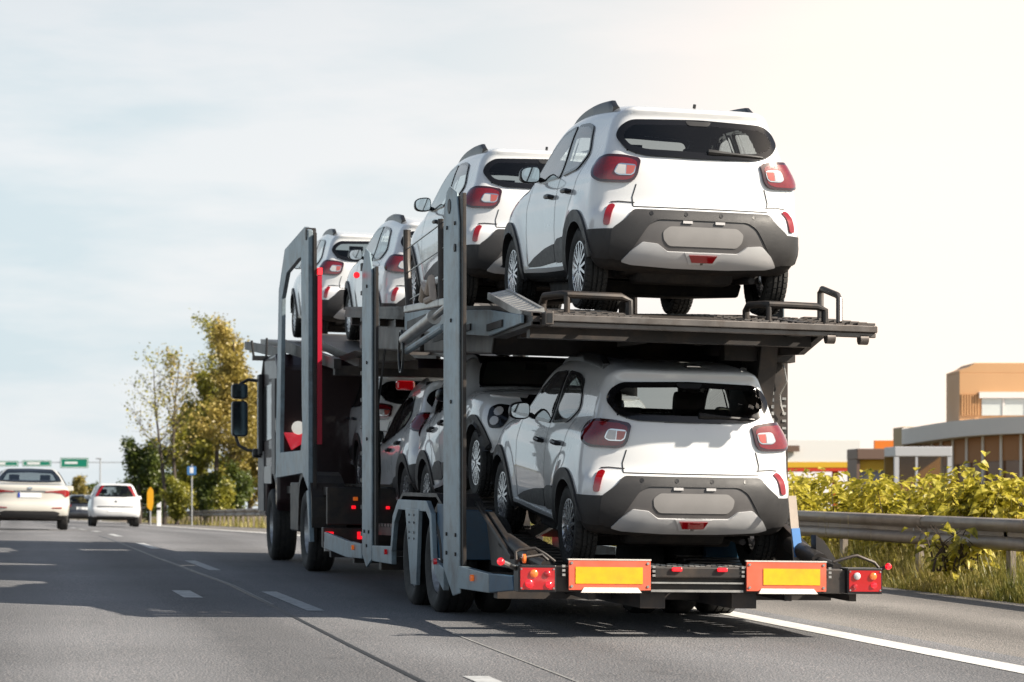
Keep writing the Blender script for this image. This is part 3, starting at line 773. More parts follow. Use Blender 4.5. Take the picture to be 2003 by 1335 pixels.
YELLOW = principled('yellow_reflective_board', (.92, .46, .015), .32, noise=.05, nscale=5, dirt=(.60, .27, .03), dscale=6, damt=.7, bump=.15, bscale=300)
LAMP_RED = principled('lamp_red', (.36, .004, .008), .12, coat=1.0, emis=(1, .005, .012), estr=.06)
LIT_RED = principled('lit_red_lamp', (.5, .006, .01), .15, coat=1.0, emis=(1.0, .008, .02), estr=.7)
LAMP_AMBER = principled('lamp_amber', (.80, .16, .02), .15, coat=1.0, emis=(1, .2, .02), estr=.15)
OFFWHITE = principled('off_white_strip', (.60, .57, .52), .5, noise=.1, nscale=8)
CABRED = principled('cab_red_paint', (.022, .006, .007), .5, coat=.3, noise=.05, nscale=3)
STRAP = principled('strap_webbing', (.45, .38, .32), .8, noise=.2, nscale=20)
BLUESTRAP = principled('blue_strap', (.08, .22, .50), .7, noise=.15, nscale=18)
TO = (4.35, 15.5, 0.0)
trailer = empty('car_carrier_trailer', TO, 'blue-grey steel two-deck car carrier trailer with orange boards and red lamps across its tail', 'trailer')
SH = .018
def T(): return MB(TO, SH)
def both(fn, name, mat, parent=None, **k):
    """build a part on the left side and its mirror image on the right"""
    out = []
    for s in (0, 1):
        m = T(); fn(m)
        if s:
            m.v = [(8.7 - x, y, z) for x, y, z in m.v]; m.f = [f[::-1] for f in m.f]
        out.append(m.build(name, mat, parent or trailer, **k))
    return out
X0, X1 = 3.10, 5.60
def deck_z(y): return 2.285 + (.0775 if y > 15.28 else .115) * (y - 15.28)     # upper deck running surface
def low_z(y): return float(np.interp(y, [13.4, 15.16, 17.45, 18.6, 19.6, 20.85, 22.1, 22.4], [.36, .39, .595, .88, .80, .60, .58, .58]))
# uprights: outer plate with an inner dark channel
def rear_post(m):
    m.prism([(15.26, .20), (15.50, .17), (15.86, .36), (15.85, 3.02), (15.74, 3.17), (15.62, 3.20), (15.36, 3.12), (15.28, 2.9)], 'x', 3.10, 3.115)
both(rear_post, 'rear_upright', STEEL, bevel=.006)
m = T(); m.box(3.116, 3.142, 15.20, 15.80, .34, 3.10); gl = m.build('guide_channel', DARKSTEEL, trailer, bevel=.004)
m = T(); m.box(5.45, 5.598, 15.20, 15.80, .34, 2.2); gr_ = m.build('guide_channel', DARKSTEEL, trailer, bevel=.004)
for k in range(14):
    m = T(); m.box(5.55, 5.58, 15.19, 15.199, .95 + k * .055, .968 + k * .055); m.build('locking_hole', BRIGHTSTEEL, gr_)
for k in range(6):
    m = T(); m.box(5.465, 5.485, 15.19, 15.199, 1.45 + k * .05, 1.475 + k * .05); m.build('locking_hole', BRIGHTSTEEL, gr_)
m = T(); m.tube([(5.52, 15.18, 2.0), (5.55, 15.15, 1.9), (5.57, 15.15, 1.8), (5.52, 15.16, 1.7), (5.53, 15.16, 1.62), (5.56, 15.17, 1.55)], .006, 5); m.build('hanging_wire', BRIGHTSTEEL, gr_)
both(lambda m: m.tube([(3.095, 15.62, 3.05), (3.15, 15.62, 3.05)], .055, 14), 'upright_hinge_pin', DARKSTEEL, smooth=True)
both(lambda m: m.tube([(3.09, 15.40, 2.72), (3.15, 15.40, 2.72)], .03, 10), 'upright_hinge_pin', DARKSTEEL, smooth=True)
for (y_, z_) in ((15.38, .62), (15.72, .62), (15.38, .48), (15.72, .48), (15.4, 2.9), (15.7, 2.9), (15.55, 1.6), (15.55, 2.2)):
    m = T(); m.tube([(3.101, y_, z_), (3.090, y_, z_)], .016, 6); m.build('upright_bolt', DARKSTEEL, trailer)
for (y_, z_) in ((19.40, .55), (19.65, .55), (19.52, .42), (19.5, 2.8), (19.5, 2.1), (19.5, 1.4)):
    m = T(); m.tube([(3.101, y_, z_), (3.090, y_, z_)], .018, 6); m.build('upright_bolt', DARKSTEEL, trailer)
m = T(); m.tube([(3.15, 15.5, .9), (3.16, 15.45, 1.3), (3.15, 15.42, 1.8), (3.17, 15.5, 2.1)], .009, 6); m.build('hydraulic_hose', BLACK, trailer, smooth=True)
m = T(); m.tube([(3.15, 19.3, .6), (3.17, 19.2, 1.1), (3.16, 19.25, 1.7), (3.2, 19.1, 2.2)], .012, 6); m.build('hydraulic_hose', BLACK, trailer, smooth=True)
def mid_post(m):
    m.prism([(19.25, .30), (19.55, .22), (19.80, .33), (19.80, 2.98), (19.62, 3.16), (19.40, 3.10), (19.25, 2.9)], 'x', 3.10, 3.12)
both(mid_post, 'middle_upright', STEEL, bevel=.006)
def mid_chan(m):
    m.box(3.122, 3.15, 19.15, 19.7, .35, 2.95)
    for k in range(10): m.box(3.10, 3.14, 19.81, 19.90, .5 + k * .25, .54 + k * .25)
both(mid_chan, 'guide_channel', DARKSTEEL, bevel=.004)
# fender arch over the twin axles and its central plate
def fender(m):
    m.prism([(18.18, .42), (18.06, .72), (17.80, .86), (16.50, .86), (16.30, .76), (16.22, .40), (16.31, .40), (16.37, .71), (16.52, .775), (17.78, .775), (17.98, .66), (18.10, .42)], 'x', 3.09, 3.13)
both(fender, 'fender_arch', STEEL, bevel=.005)
def fplate(m): m.prism([(17.42, .79), (16.80, .79), (16.92, .18), (17.16, .18)], 'x', 3.085, 3.118)
pl = both(fplate, 'fender_plate', STEEL, bevel=.004)
for s_, p_ in enumerate(pl):
    rv = T()
    for y in (17.22, 17.0):
        for z in (.74, .68, .60, .55): rv.tube([(3.083, y, z), (3.079, y, z)], .010, 8)
    if s_: rv.v = [(8.7 - x, y, z) for x, y, z in rv.v]
    tag(rv.build('rivets', DARKSTEEL, p_), kind='stuff')
def fblue(m): m.box(3.135, 3.20, 16.02, 16.28, .42, .84); m.box(3.135, 3.5, 15.95, 16.02, .42, .80)
both(fblue, 'mudguard_panel', STEEL_BLUE, bevel=.006)
def guard(m): m.prism([(18.3, .44), (18.25, .80), (17.9, .92), (16.4, .92), (16.1, .82), (16.05, .44), (16.1, .44), (16.15, .80), (16.4, .89), (17.9, .89), (18.2, .78), (18.25, .44)], 'x', 3.15, 3.48)
both(guard, 'mudguard', DARKSTEEL)
# side beams
def beam_r(m): m.prism([(15.27, .235), (15.27, .40), (14.26, .385), (14.26, .255)], 'x', 3.10, 3.15)
bl = both(beam_r, 'side_beam', STEEL, bevel=.005)
def beam_rb(m): m.prism([(14.255, .258), (14.255, .388), (13.55, .40), (13.52, .31)], 'x', 3.103, 3.148)
both(beam_rb, 'side_beam', STEEL_BLUE, bevel=.005)
def beam_k(m): m.prism([(16.30, .42), (15.86, .36), (15.86, .19), (16.20, .30)], 'x', 3.10, 3.145)
both(beam_k, 'side_beam', STEEL, bevel=.005)
def beam_f(m): m.prism([(18.17, .30), (18.17, .455), (19.22, .43), (19.22, .29)], 'x', 3.10, 3.145)
both(beam_f, 'side_beam', STEEL, bevel=.005)
def beam_ff(m): m.prism([(19.83, .29), (19.83, .425), (20.75, .43), (22.35, .48), (22.35, .31), (20.8, .27)], 'x', 3.10, 3.145)
both(beam_ff, 'side_beam', STEEL, bevel=.005)
for (y, z, mt) in ((14.75, .335, LAMP_AMBER), (16.12, .40, LAMP_RED), (18.4, .40, LAMP_RED), (20.3, .38, LAMP_AMBER)):
    both(lambda m: m.tube([(3.098, y, z), (3.075, y, z)], .024, 10), 'side_marker_lamp', mt, smooth=True)
# lower deck: wheel tracks of cross slats on two stringers each, chassis beams
for s in (0, 1):
    xa, xb = (3.62, 4.14) if s == 0 else (4.98, 5.50)
    yy = 13.75
    while yy < 22.3:
        m = T(); za, zb = low_z(yy), low_z(yy + .13)
        m.add([(x, y, z + dz) for x in (xa, xb) for y, z in ((yy, za), (yy + .13, zb)) for dz in (-.03, 0)],
              [(0, 1, 3, 2), (4, 6, 7, 5), (0, 4, 5, 1), (2, 3, 7, 6), (0, 2, 6, 4), (1, 5, 7, 3)])
        m.build('deck_slat', DECKSTEEL, trailer); yy += .19
    ys = np.arange(13.6, 22.41, .2)
    for x in (xa + .03, xb - .03):
        m = T(); vs = []
        for y_ in ys:
            zz = low_z(y_) - .075
            vs += [(x - .025, y_, zz - .042), (x + .025, y_, zz - .042), (x + .025, y_, zz + .042), (x - .025, y_, zz + .042)]
        m.add(vs, [(4 * i + q, 4 * i + (q + 1) % 4, 4 * i + 4 + (q + 1) % 4, 4 * i + 4 + q) for i in range(len(ys) - 1) for q in range(4)] + [(3, 2, 1, 0), tuple(4 * (len(ys) - 1) + q for q in range(4))])
        m.build('deck_stringer', DARKSTEEL, trailer)
m = T(); m.box(3.95, 4.12, 13.5, 22.3, .20, .36); m.build('chassis_beam', DARKSTEEL, trailer)
m = T(); m.box(4.58, 4.75, 13.5, 22.3, .20, .36); m.build('chassis_beam', DARKSTEEL, trailer)
for y in (14.2, 15.6, 19.0, 20.6, 22.2):
    m = T(); m.box(3.15, 5.55, y, y + .12, .22, .34); m.build('cross_member', DARKSTEEL, trailer)
# ribbed ramp strips seen under the tail of the lower car
for k in range(5):
    m = T(); xa = 4.42 + k * .17
    m.prism([(xa, 13.95), (xa + .12, 13.95), (xa - .06, 15.2), (xa - .18, 15.2)], 'z', .395 + .004 * (k % 2), .425 + .004 * (k % 2))
    ro = m.build('ramp_strip', DECKSTEEL, trailer)
    h = T()
    for q in range(12):
        y = 14.05 + q * .095; x = xa + .06 - .18 * (y - 13.95) / 1.25
        h.box(x - .035, x + .035, y, y + .03, .431, .437)
    tag(h.build('ramp_teeth', BRIGHTSTEEL, ro), kind='stuff')
m = T(); m.tube([(4.35, 13.86, .40), (5.18, 13.86, .40)], .05, 12); m.build('ramp_pipe', DECKSTEEL, trailer, smooth=True)
def cyl_low(m):
    m.tube([(3.30, 14.6, .60), (3.33, 13.95, .50)], .06, 12); m.tube([(3.33, 13.95, .50), (3.34, 13.6, .47)], .035, 10)
both(cyl_low, 'hydraulic_cylinder', DARKSTEEL, smooth=True)
def wedge(m): m.prism([(14.9, .42), (13.9, .42), (14.2, .55), (15.0, .80), (15.1, .80)], 'x', 3.26, 3.30)
both(wedge, 'side_plate', DARKSTEEL, bevel=.004)
def strut(m): m.beam((3.24, 15.3, .86), (3.24, 14.15, .50), .03, .03)
both(strut, 'ramp_strut', DARKSTEEL, bevel=.006)
# upper deck: side beams, rear edge, tracks, cross members
def ub(m):
    for a, b in ((14.05, 15.28), (15.28, 19.0), (19.0, 22.6)):
        tk = .07 if a < 14.5 else .20
        te = .22 if b < 19.5 else .09
        if a > 18.5: tk = .10
        m.prism([(a, deck_z(a) - tk), (a, deck_z(a) + .01), (b, deck_z(b) + .01), (b, deck_z(b) - te)], 'x', 3.36, 3.41)
        m.prism([(a, deck_z(a) - tk - .005), (a, deck_z(a) - tk + .02), (b, deck_z(b) - te + .02), (b, deck_z(b) - te - .005)], 'x', 3.35, 3.46)
        m.prism([(a, deck_z(a) - .012), (a, deck_z(a) + .012), (b, deck_z(b) + .012), (b, deck_z(b) - .012)], 'x', 3.35, 3.46)
def ub_side(m):
    m.prism([(14.25, deck_z(14.25) - .07), (14.25, deck_z(14.25) - .015), (15.28, deck_z(15.28) - .02), (18.8, deck_z(18.8) - .02), (18.8, deck_z(18.8) - .20), (15.3, deck_z(15.28) - .21)], 'x', 3.325, 3.348)
both(ub, 'upper_deck_beam', DARKSTEEL); both(ub_side, 'upper_deck_side_plate', STEEL, bevel=.004)
for (x, y0_, y1_, z0_, z1_) in ((3.323, 15.9, 17.4, 2.16, 2.21), (3.323, 14.8, 15.3, 2.11, 2.16), (3.323, 17.6, 18.6, 2.35, 2.42)):
    m = T(); m.box(x - .012, x, y0_, y1_, z0_, z1_); m.build('side_plate_rail', DARKSTEEL, trailer)
for s in (0, 1):
    xa, xb = (3.47, 4.25) if s == 0 else (4.95, 5.70)
    yy = 14.06
    while yy < 22.5:
        m = T(); za, zb = deck_z(yy), deck_z(yy + .10)
        n = 9
        m.add([(x, y, z + dz) for x in (xa, xb) for y, z in ((yy, za), (yy + .10, zb)) for dz in (-.025, 0)],
              [(0, 1, 3, 2), (4, 6, 7, 5), (0, 4, 5, 1), (2, 3, 7, 6), (0, 2, 6, 4), (1, 5, 7, 3)])
        for k in range(int((xb - xa) / .08)):
            x = xa + .03 + k * .08; m.box(x, x + .045, yy + .025, yy + .075, (za + zb) / 2 - .004, (za + zb) / 2 + .007)
        m.build('upper_deck_slat', DECKSTEEL, trailer); yy += .155
for y in np.arange(14.3, 22.5, .9):
    m = T(); m.box(3.40, 5.44, y, y + .1, deck_z(y) - .17, deck_z(y) - .04); m.build('upper_cross_member', DARKSTEEL, trailer)
for (ya, yb, h0, h1) in ((15.75, 18.7, .10, .34), (18.75, 22.4, .10, .38)):
    m = T(); m.prism([(ya, deck_z(ya) - h0), (ya + .15, deck_z(ya) - h1), (yb, deck_z(yb) - h1 - .05), (yb, deck_z(yb) - h0)], 'x', 3.48, 5.42); m.build('under_deck_housing', DARKSTEEL, trailer, bevel=.02)
m = T(); m.box(4.26, 4.94, 14.06, 15.2, deck_z(14.06) - .03, deck_z(14.06) - .005)
m.v = [(x, y, z + .115 * (y - 14.06)) for x, y, z in m.v]; m.build('centre_plate', DECKSTEEL, trailer)
m = T(); m.box(4.26, 4.94, 15.3, 22.4, -.06, -.035); m.v = [(x, y, z + deck_z(y)) for x, y, z in m.v]; m.build('centre_plate', DARKSTEEL, trailer)
m = T(); z = deck_z(14.05)
m.box(3.46, 5.80, 13.96, 14.055, z - .05, z - .004); m.box(3.46, 5.80, 13.99, 14.03, z - .085, z - .051)
m.build('rear_edge_beam', DECKSTEEL, trailer, bevel=.005)
m = T(); m.box(3.42, 3.475, 13.93, 14.05, z - .075, z + .012); m.build('edge_beam_tube', DECKSTEEL, trailer, bevel=.004)
m = T(); m.box(3.43, 3.466, 13.926, 13.929, z - .063, z + .0); m.build('tube_opening', BLACK, trailer)
for (xr_, ya, yb, dz_) in ((3.75, 14.1, 15.2, .16), (4.3, 14.2, 15.3, .20), (4.85, 14.15, 15.2, .17), (5.45, 14.1, 15.6, .24)):
    m = T(); m.prism([(ya, deck_z(ya) - .06), (yb, deck_z(yb) - .05), (yb, deck_z(yb) - dz_ - .06), (ya + .5, deck_z(ya + .5) - dz_)], 'x', xr_, xr_ + .05); m.build('under_deck_rib', DARKSTEEL, trailer)
for (xa_, xb_, y_, h_) in ((3.5, 4.2, 15.0, .20), (4.2, 5.1, 14.8, .13), (5.05, 5.6, 15.05, .32), (3.6, 5.5, 15.9, .26)):
    m = T(); m.box(xa_, xb_, y_, y_ + .12, deck_z(y_) - h_, deck_z(y_) - .05); m.build('under_deck_beam', DARKSTEEL, trailer)
m = T(); m.prism([(15.1, 1.62), (14.95, 2.05), (15.7, 2.15), (15.7, 1.45)], 'x', 5.30, 5.44); m.build('lift_carriage', DARKSTEEL, trailer, bevel=.01)
for x in (5.47, 5.715):
    m = T(); m.lathe([(.0, -.03), (.04, -.03), (.04, .03), (.0, .03)], 14, (x, 14.02, z - .095), 'x'); m.build('rear_roller', DECKSTEEL, trailer, smooth=True)
# bright perforated flap standing on the left edge of the deck, tilted; a low one on the right
fl = T(); A, B, w = Vector((3.365, 15.42, 2.40)), Vector((3.365, 14.33, 2.175)), Vector((.12, 0, .03))
for k in range(12):
    a, b = A.lerp(B, k / 12), A.lerp(B, (k + .55) / 12); e = Vector((0, 0, .02))
    fl.add([a, b, b + w, a + w, a - e, b - e, b + w - e, a + w - e], [(0, 1, 2, 3), (7, 6, 5, 4), (0, 4, 5, 1), (2, 6, 7, 3), (1, 5, 6, 2), (3, 7, 4, 0)])
fl.beam(A - Vector((.010, 0, .02)), B - Vector((.010, 0, .02)), .02, .05); fl.beam(A + w + Vector((.012, 0, -.01)), B + w + Vector((.012, 0, -.01)), .024, .035)
fl.beam(B - Vector((0.02, .01, .02)), B + w - Vector((-.02, .01, .02)), .03, .05); fl.build('perforated_flap', BRIGHTSTEEL, trailer)
fl = T()
for k in range(8):
    y = 14.1 + k * .15; fl.box(5.71, 5.84, y, y + .09, deck_z(y) + .004, deck_z(y) + .02)
fl.box(5.80, 5.83, 14.05, 15.3, 0, .05); n_ = len(fl.v); fl.v[n_ - 8:] = [(x, y, z_ + deck_z(y) - .05) for x, y, z_ in fl.v[n_ - 8:]]
fl.build('perforated_flap', DECKSTEEL, trailer)
# wheel stops: tubular hoops behind the upper car's rear wheels
def hoop(xa, xb, y0, y1, h, mt=DARKSTEEL, r=.038):
    m = T(); za = deck_z(y0)
    m.tube([(xa, y1, za - .01), (xa, y1, za + h * .7), (xa, y1 - .05, za + h), (xa + .08, y0 + .03, za + h), (xa + .10, y0, za + h * .98), (xb - .06, y0, za + h * .96), (xb, y0, za + h * .75), (xb, y0, za - .02)], r, 10)
    m.tube([(xa + .10, y0, za + h * .95), (xa + .10, y0, za - .02)], r * .8, 8)
    m.build('wheel_stop_hoop', mt, trailer, smooth=True)
hoop(3.60, 4.15, 14.45, 14.75, .135, r=.028); hoop(5.06, 5.58, 14.4, 14.6, .12, r=.026)
m = T(); m.tube([(5.74, 14.9, deck_z(14.9)), (5.74, 14.9, 2.45), (5.74, 14.86, 2.472), (5.735, 14.55, 2.40), (5.73, 14.5, 2.37), (5.71, 14.45, 2.19)], .024, 10); m.build('wheel_stop_hoop', DECKSTEEL, trailer, smooth=True)
# handrail posts and wires on the left edge of the upper deck, hydraulic cylinder below
def rail_posts(y, z0_, z1_, bend):
    m = T(); m.tube([(3.16, y - bend, z0_), (3.16, y - bend * .4, z0_ + .25), (3.16, y, z0_ + .4), (3.16, y, z1_)], .032, 10); m.build('handrail_post', DARKSTEEL, trailer, smooth=True)
rail_posts(16.22, 2.36, 3.03, .0); rail_posts(17.75, 2.45, 3.12, .12)
for z_ in (2.56, 2.80, 3.0):
    m = T(); m.tube([(3.16, 15.8, z_ + .02), (3.16, 16.22, z_), (3.16, 17.0, z_ - .02), (3.16, 17.75, z_ - .04)], .006, 5); m.build('handrail_wire', BRIGHTSTEEL, trailer)
m = T(); m.beam((3.155, 15.86, 2.37), (3.155, 17.75, 2.455), .05, .06); m.build('walkway_edge', BRIGHTSTEEL, trailer, bevel=.01)
m = T(); m.tube([(3.14, 17.75, 2.20), (3.14, 16.45, 2.29)], .05, 14); m.tube([(3.14, 16.45, 2.29), (3.14, 15.86, 2.34)], .026, 10); m.tube([(3.14, 16.5, 2.288), (3.14, 16.42, 2.292)], .058, 14)
m.build('hydraulic_cylinder', BRIGHTSTEEL, trailer, smooth=True)
m = T(); m.tube([(3.15, 17.7, 2.10), (3.15, 16.1, 2.19)], .028, 10); m.build('hydraulic_pipe', STEEL, trailer, smooth=True)
m = T(); m.tube([(3.12 - .01, 17.75 + .18 * math.cos(a / 10 * 2 * math.pi) * .6, 2.1 + .18 * math.sin(a / 10 * 2 * math.pi)) for a in range(11)], .012, 6); m.build('hose_loop', BLACK, trailer, smooth=True)
m = T(); m.tube([(3.13, 16.9, 2.46), (3.12, 16.75, 2.56), (3.12, 16.6, 2.50), (3.13, 16.5, 2.60), (3.13, 16.42, 2.44), (3.13, 16.7, 2.44)], .03, 8); m.build('webbing_bundle', STRAP, trailer, smooth=True)
# twin axles
for y in (17.30, 16.30):
    m = T(); m.tube([(3.4, y + .12, .37), (5.3, y + .12, .37)], .06, 10); m.build('axle', DARKSTEEL, trailer, smooth=True)
    for s in (0, 1):
        w = wheel_parts(.385, .235, .28, None, trailer, ((3.27 if s == 0 else 5.43) - TO[0], y + .12 - TO[1], .375 - SH * ((3.27 if s == 0 else 5.43) - 3.1)), alloy=STEELRIM, tread=False, flip=(s == 1), truck=True)
m = T(); m.lathe([(.0, -.13), (.25, -.13), (.36, -.1), (.385, -.06), (.385, .06), (.36, .1), (.25, .13), (0, .13)], 28, (5.10, 16.42, .375)); m.build('inner_tyre', RUBBER, trailer, smooth=True)
m = T(); m.lathe([(.0, -.13), (.25, -.13), (.36, -.1), (.385, -.06), (.385, .06), (.36, .1), (.25, .13), (0, .13)], 28, (3.60, 16.42, .375)); m.build('inner_tyre', RUBBER, trailer, smooth=True)
m = T(); m.lathe([(.0, -.13), (.25, -.13), (.36, -.1), (.385, -.06), (.385, .06), (.36, .1), (.25, .13), (0, .13)], 28, (4.80, 16.42, .375)); m.build('inner_tyre', RUBBER, trailer, smooth=True)
# light bar across the tail
YB = 13.42
m = T(); m.box(3.36, 5.34, YB + .03, YB + .16, .305, .47); m.box(4.02, 4.62, YB - .01, YB + .03, .40, .475); m.build('light_bar', DARKSTEEL, trailer, bevel=.01)
m = T(); m.box(4.0, 4.63, YB - .005, YB + .03, .31, .325); m.box(4.0, 4.63, YB - .012, YB + .03, .365, .375); m.build('light_bar_rib', BRIGHTSTEEL, trailer)
for xx in (4.17, 4.48):
    m = T(); m.box(xx - .035, xx + .035, YB - .035, YB - .012, .445, .472); m.build('small_red_lamp', LIT_RED, trailer, bevel=.008)
for s, (xa, xb) in enumerate(((3.44, 3.99), (4.645, 5.20))):
    m = T(); m.box(xa, xb, YB - .03, YB - .012, .32, .513)
    bd = m.build('marker_board', ORANGE, trailer, bevel=.003)
    y_in = (xa + .045, xb - .055) if s == 0 else (xa + .115, xb - .045)
    m = T(); m.box(y_in[0], y_in[1], YB - .034, YB - .0305, .362, .470); m.build('yellow_field', YELLOW, bd)
    m = T(); m.box(xa - .004, xb + .004, YB - .033, YB - .008, .5135, .522); m.build('board_rim', OFFWHITE, bd)
    for (x, zz) in ((xa + .02, .345), (xb - .02, .345), (xa + .02, .495), (xb - .02, .495)):
        m = T(); m.tube([(x, YB - .03, zz), (x, YB - .036, zz)], .009, 8); m.build('board_screw', BRIGHTSTEEL, bd)
    m = T(); m.add([(xa + .10, YB - .036, .338), (xb - .09, YB - .036, .338), (xb - .07, YB - .06, .306), (xa + .075, YB - .06, .306), (xa + .10, YB - .03, .338), (xb - .09, YB - .03, .338), (xb - .07, YB - .03, .302), (xa + .075, YB - .03, .302)],
                   [(0, 3, 2, 1), (4, 5, 6, 7), (0, 1, 5, 4), (3, 7, 6, 2), (0, 4, 7, 3), (1, 2, 6, 5)])
    m.build('board_lip', OFFWHITE, bd)
# lamp clusters
def cluster(xa, xb, y, flip):
    m = T(); m.box(xa, xb, y, y + .14, .305, .478); b = m.build('lamp_cluster', BLACK, trailer, bevel=.006)
    m = T(); m.box(xa + .012, xb - .012, y - .006, y - .0005, .322, .462); m.build('lamp_back', LAMP_RED, b)
    L = [(.10, .425, .026, LAMP_AMBER), (.19, .425, .022, LAMP_RED), (.07, .36, .026, LIT_RED), (.20, .355, .022, LIT_RED)] if not flip else [(.065, .425, .024, CLEAR_LENS), (.18, .425, .024, LAMP_AMBER), (.185, .365, .020, LIT_RED), (.05, .355, .018, LAMP_RED)]
    for dx, zz, r, mt in L:
        m = T(); m.lathe([(r, 0), (r, -.010), (r * .7, -.016), (.001, -.018)], 16, (xa + dx, y - .0065, zz), 'y'); m.build('lamp_lens', mt, b, smooth=True)
    for x in (xa + .018, xb - .018):
        for zz in (.331, .454):
            m = T(); m.tube([(x, y - .006, zz), (x, y - .011, zz)], .006, 6); m.build('lamp_screw', BRIGHTSTEEL, b)
    return b
cluster(3.105, 3.355, YB - .04, False); cluster(5.355, 5.605, YB - .01, True)
m = T(); m.box(5.20, 5.354, YB + .02, YB + .14, .31, .46); m.build('lamp_bracket', DARKSTEEL, trailer)
m = T(); m.box(3.365, 3.48, YB + .02, YB + .10, .31, .46); m.build('lamp_bracket', DARKSTEEL, trailer)
for s, x in enumerate((3.40, 4.005, 5.22, 4.615)):
    m = T()
    for k in range(3): m.box(x, x + .02, YB - .02, YB + .0, .41 + k * .028, .425 + k * .028)
    m.build('cable_clip', BRIGHTSTEEL, trailer)
for pts in ([(3.10, YB, .485), (3.10, YB + .02, .56), (3.13, YB + .03, .575), (3.23, YB + .03, .585), (3.30, YB + .02, .545), (3.36, YB + .02, .50)], [(3.10, YB - .02, .50), (3.14, YB, .525), (3.27, YB, .545), (3.31, YB, .51)],
            [(5.59, YB + .02, .48), (5.56, YB + .02, .515), (5.44, YB + .03, .56), (5.41, YB + .03, .555), (5.27, YB + .03, .515)]):
    m = T(); m.tube(pts, .011, 8); m.build('cable_guard', DARKSTEEL, trailer, smooth=True)
m = T(); m.tube([(3.12, YB + .06, .45), (3.00, YB - .05, .495)], .018, 8); st = m.build('marker_stalk', BRIGHTSTEEL, trailer, smooth=True)
m = T(); m.lathe([(.001, -.03), (.018, -.022), (.025, 0), (.018, .018), (.001, .026)], 16, (2.985, YB - .06, .50), 'y'); m.build('marker_lamp', LIT_RED, st, smooth=True)
m = T(); m.tube([(5.60, YB + .06, .46), (5.65, YB + .02, .49)], .012, 8); st = m.build('marker_stalk', DARKSTEEL, trailer, smooth=True)
m = T(); m.lathe([(.001, -.026), (.017, -.02), (.023, 0), (.017, .016), (.001, .022)], 16, (5.655, YB + .01, .49), 'y'); m.build('marker_lamp', LIT_RED, st, smooth=True)
m = T(); m.lathe([(.001, -.01), (.03, -.008), (.03, .008), (.001, .01)], 16, (3.14, YB - .05, .52), 'x'); m.build('side_reflector', LAMP_AMBER, trailer, smooth=True)
# strap on the right rear wheel of the lower car, chock plate
m = T(); m.beam((5.36, 14.35, .46), (5.34, 14.42, .95), .06, .012, up=(0, 1, 0)); m.build('wheel_strap', STRAP, trailer)
m = T(); m.beam((5.36, 14.335, .52), (5.35, 14.375, .72), .062, .012, up=(0, 1, 0)); m.build('strap_buckle', BLUESTRAP, trailer)
m = T(); m.prism([(5.40, .46), (5.58, .46), (5.46, .64), (5.40, .68)], 'y', 14.1, 14.2); m.build('wheel_chock', DARKSTEEL, trailer)
m = T(); m.tube([(4.35, 22.2, .5), (4.35, 23.3, .5)], .07, 10); m.build('drawbar', DARKSTEEL, trailer, smooth=True)

# ------------------------------------------------------------------ lorry
LO = (4.35, 26.0, 0.0)
lorry = empty('car_carrier_lorry', LO, 'red cabbed car carrier lorry with blue-grey side frames pulling the two-deck trailer', 'lorry')
def K(): return MB(LO, SH)
def bothk(fn, name, mat, parent=None, **k):
    out = []
    for s in (0, 1):
        m = K(); fn(m)
        if s: m.v = [(8.7 - x, y, z) for x, y, z in m.v]; m.f = [f[::-1] for f in m.f]
        out.append(m.build(name, mat, parent or lorry, **k))
    return out
# open front frame: outline with a window
def frame(m):
    m.prism([(23.62, .90), (24.15, 1.10), (26.75, 1.05), (26.72, 1.55), (26.42, 3.36), (25.80, 3.80), (23.95, 3.86), (23.62, 3.78), (23.62, 1.5)], 'x', 3.10, 3.15,
            hole=[(24.15, 1.55), (24.3, 1.36), (26.28, 1.36), (26.28, 1.6), (26.08, 3.24), (25.62, 3.50), (24.5, 3.56), (24.26, 3.55), (24.20, 2.0)])
bothk(frame, 'front_side_frame', STEEL, bevel=.006)
bothk(lambda m: m.prism([(23.55, .36), (23.72, .34), (23.80, 1.2), (23.80, 3.7), (23.55, 3.75)], 'x', 3.152, 3.185), 'frame_channel', DARKSTEEL)
bothk(lambda m: m.prism([(23.50, .345), (23.58, .34), (23.80, .90), (23.62, .92)], 'x', 3.10, 3.15), 'frame_foot', STEEL, bevel=.004)
bothk(lambda m: m.tube([(3.09, 23.78, 3.76), (3.2, 23.78, 3.76)], .07, 14), 'frame_hinge', DARKSTEEL, smooth=True)
m = K(); m.box(3.187, 3.235, 23.5, 23.58, 1.42, 3.28); m.build('red_reflective_strip', principled('red_tape', (.42, .008, .03), .35), lorry)
m = K(); m.box(3.187, 3.238, 23.49, 23.57, 3.285, 3.36); m.build('red_frame_lamp', LIT_RED, lorry)
# truck upper deck
def dk2(y): return 2.46 + .125 * (y - 23.85)
for s in (0, 1):
    xa, xb = (3.55, 4.2) if s == 0 else (4.95, 5.45)
    m = K(); m.prism([(22.9, dk2(22.9) - .10), (22.9, dk2(22.9)), (27.6, dk2(27.6)), (27.6, dk2(27.6) - .10)], 'x', xa, xb); m.build('upper_track', DECKSTEEL, lorry)
    m = K(); m.prism([(28.2, 2.73), (28.2, 2.80), (32.6, 3.17), (32.6, 3.08)], 'x', xa, xb); m.build('upper_track', DECKSTEEL, lorry)
bothk(lambda m: m.prism([(22.9, 2.22), (22.9, 2.33), (27.8, 2.85), (27.8, 2.70)], 'x', 3.28, 3.36), 'upper_deck_beam', DARKSTEEL)
bothk(lambda m: m.prism([(27.8, 2.6), (27.8, 2.74), (32.5, 3.12), (32.5, 3.0)], 'x', 3.30, 3.36), 'upper_deck_beam', DARKSTEEL)
m = K(); m.prism([(3.3, 2.16), (5.4, 2.16), (5.4, 2.26), (3.3, 2.26)], 'y', 22.95, 23.1); m.build('deck_cross_beam', DARKSTEEL, lorry)
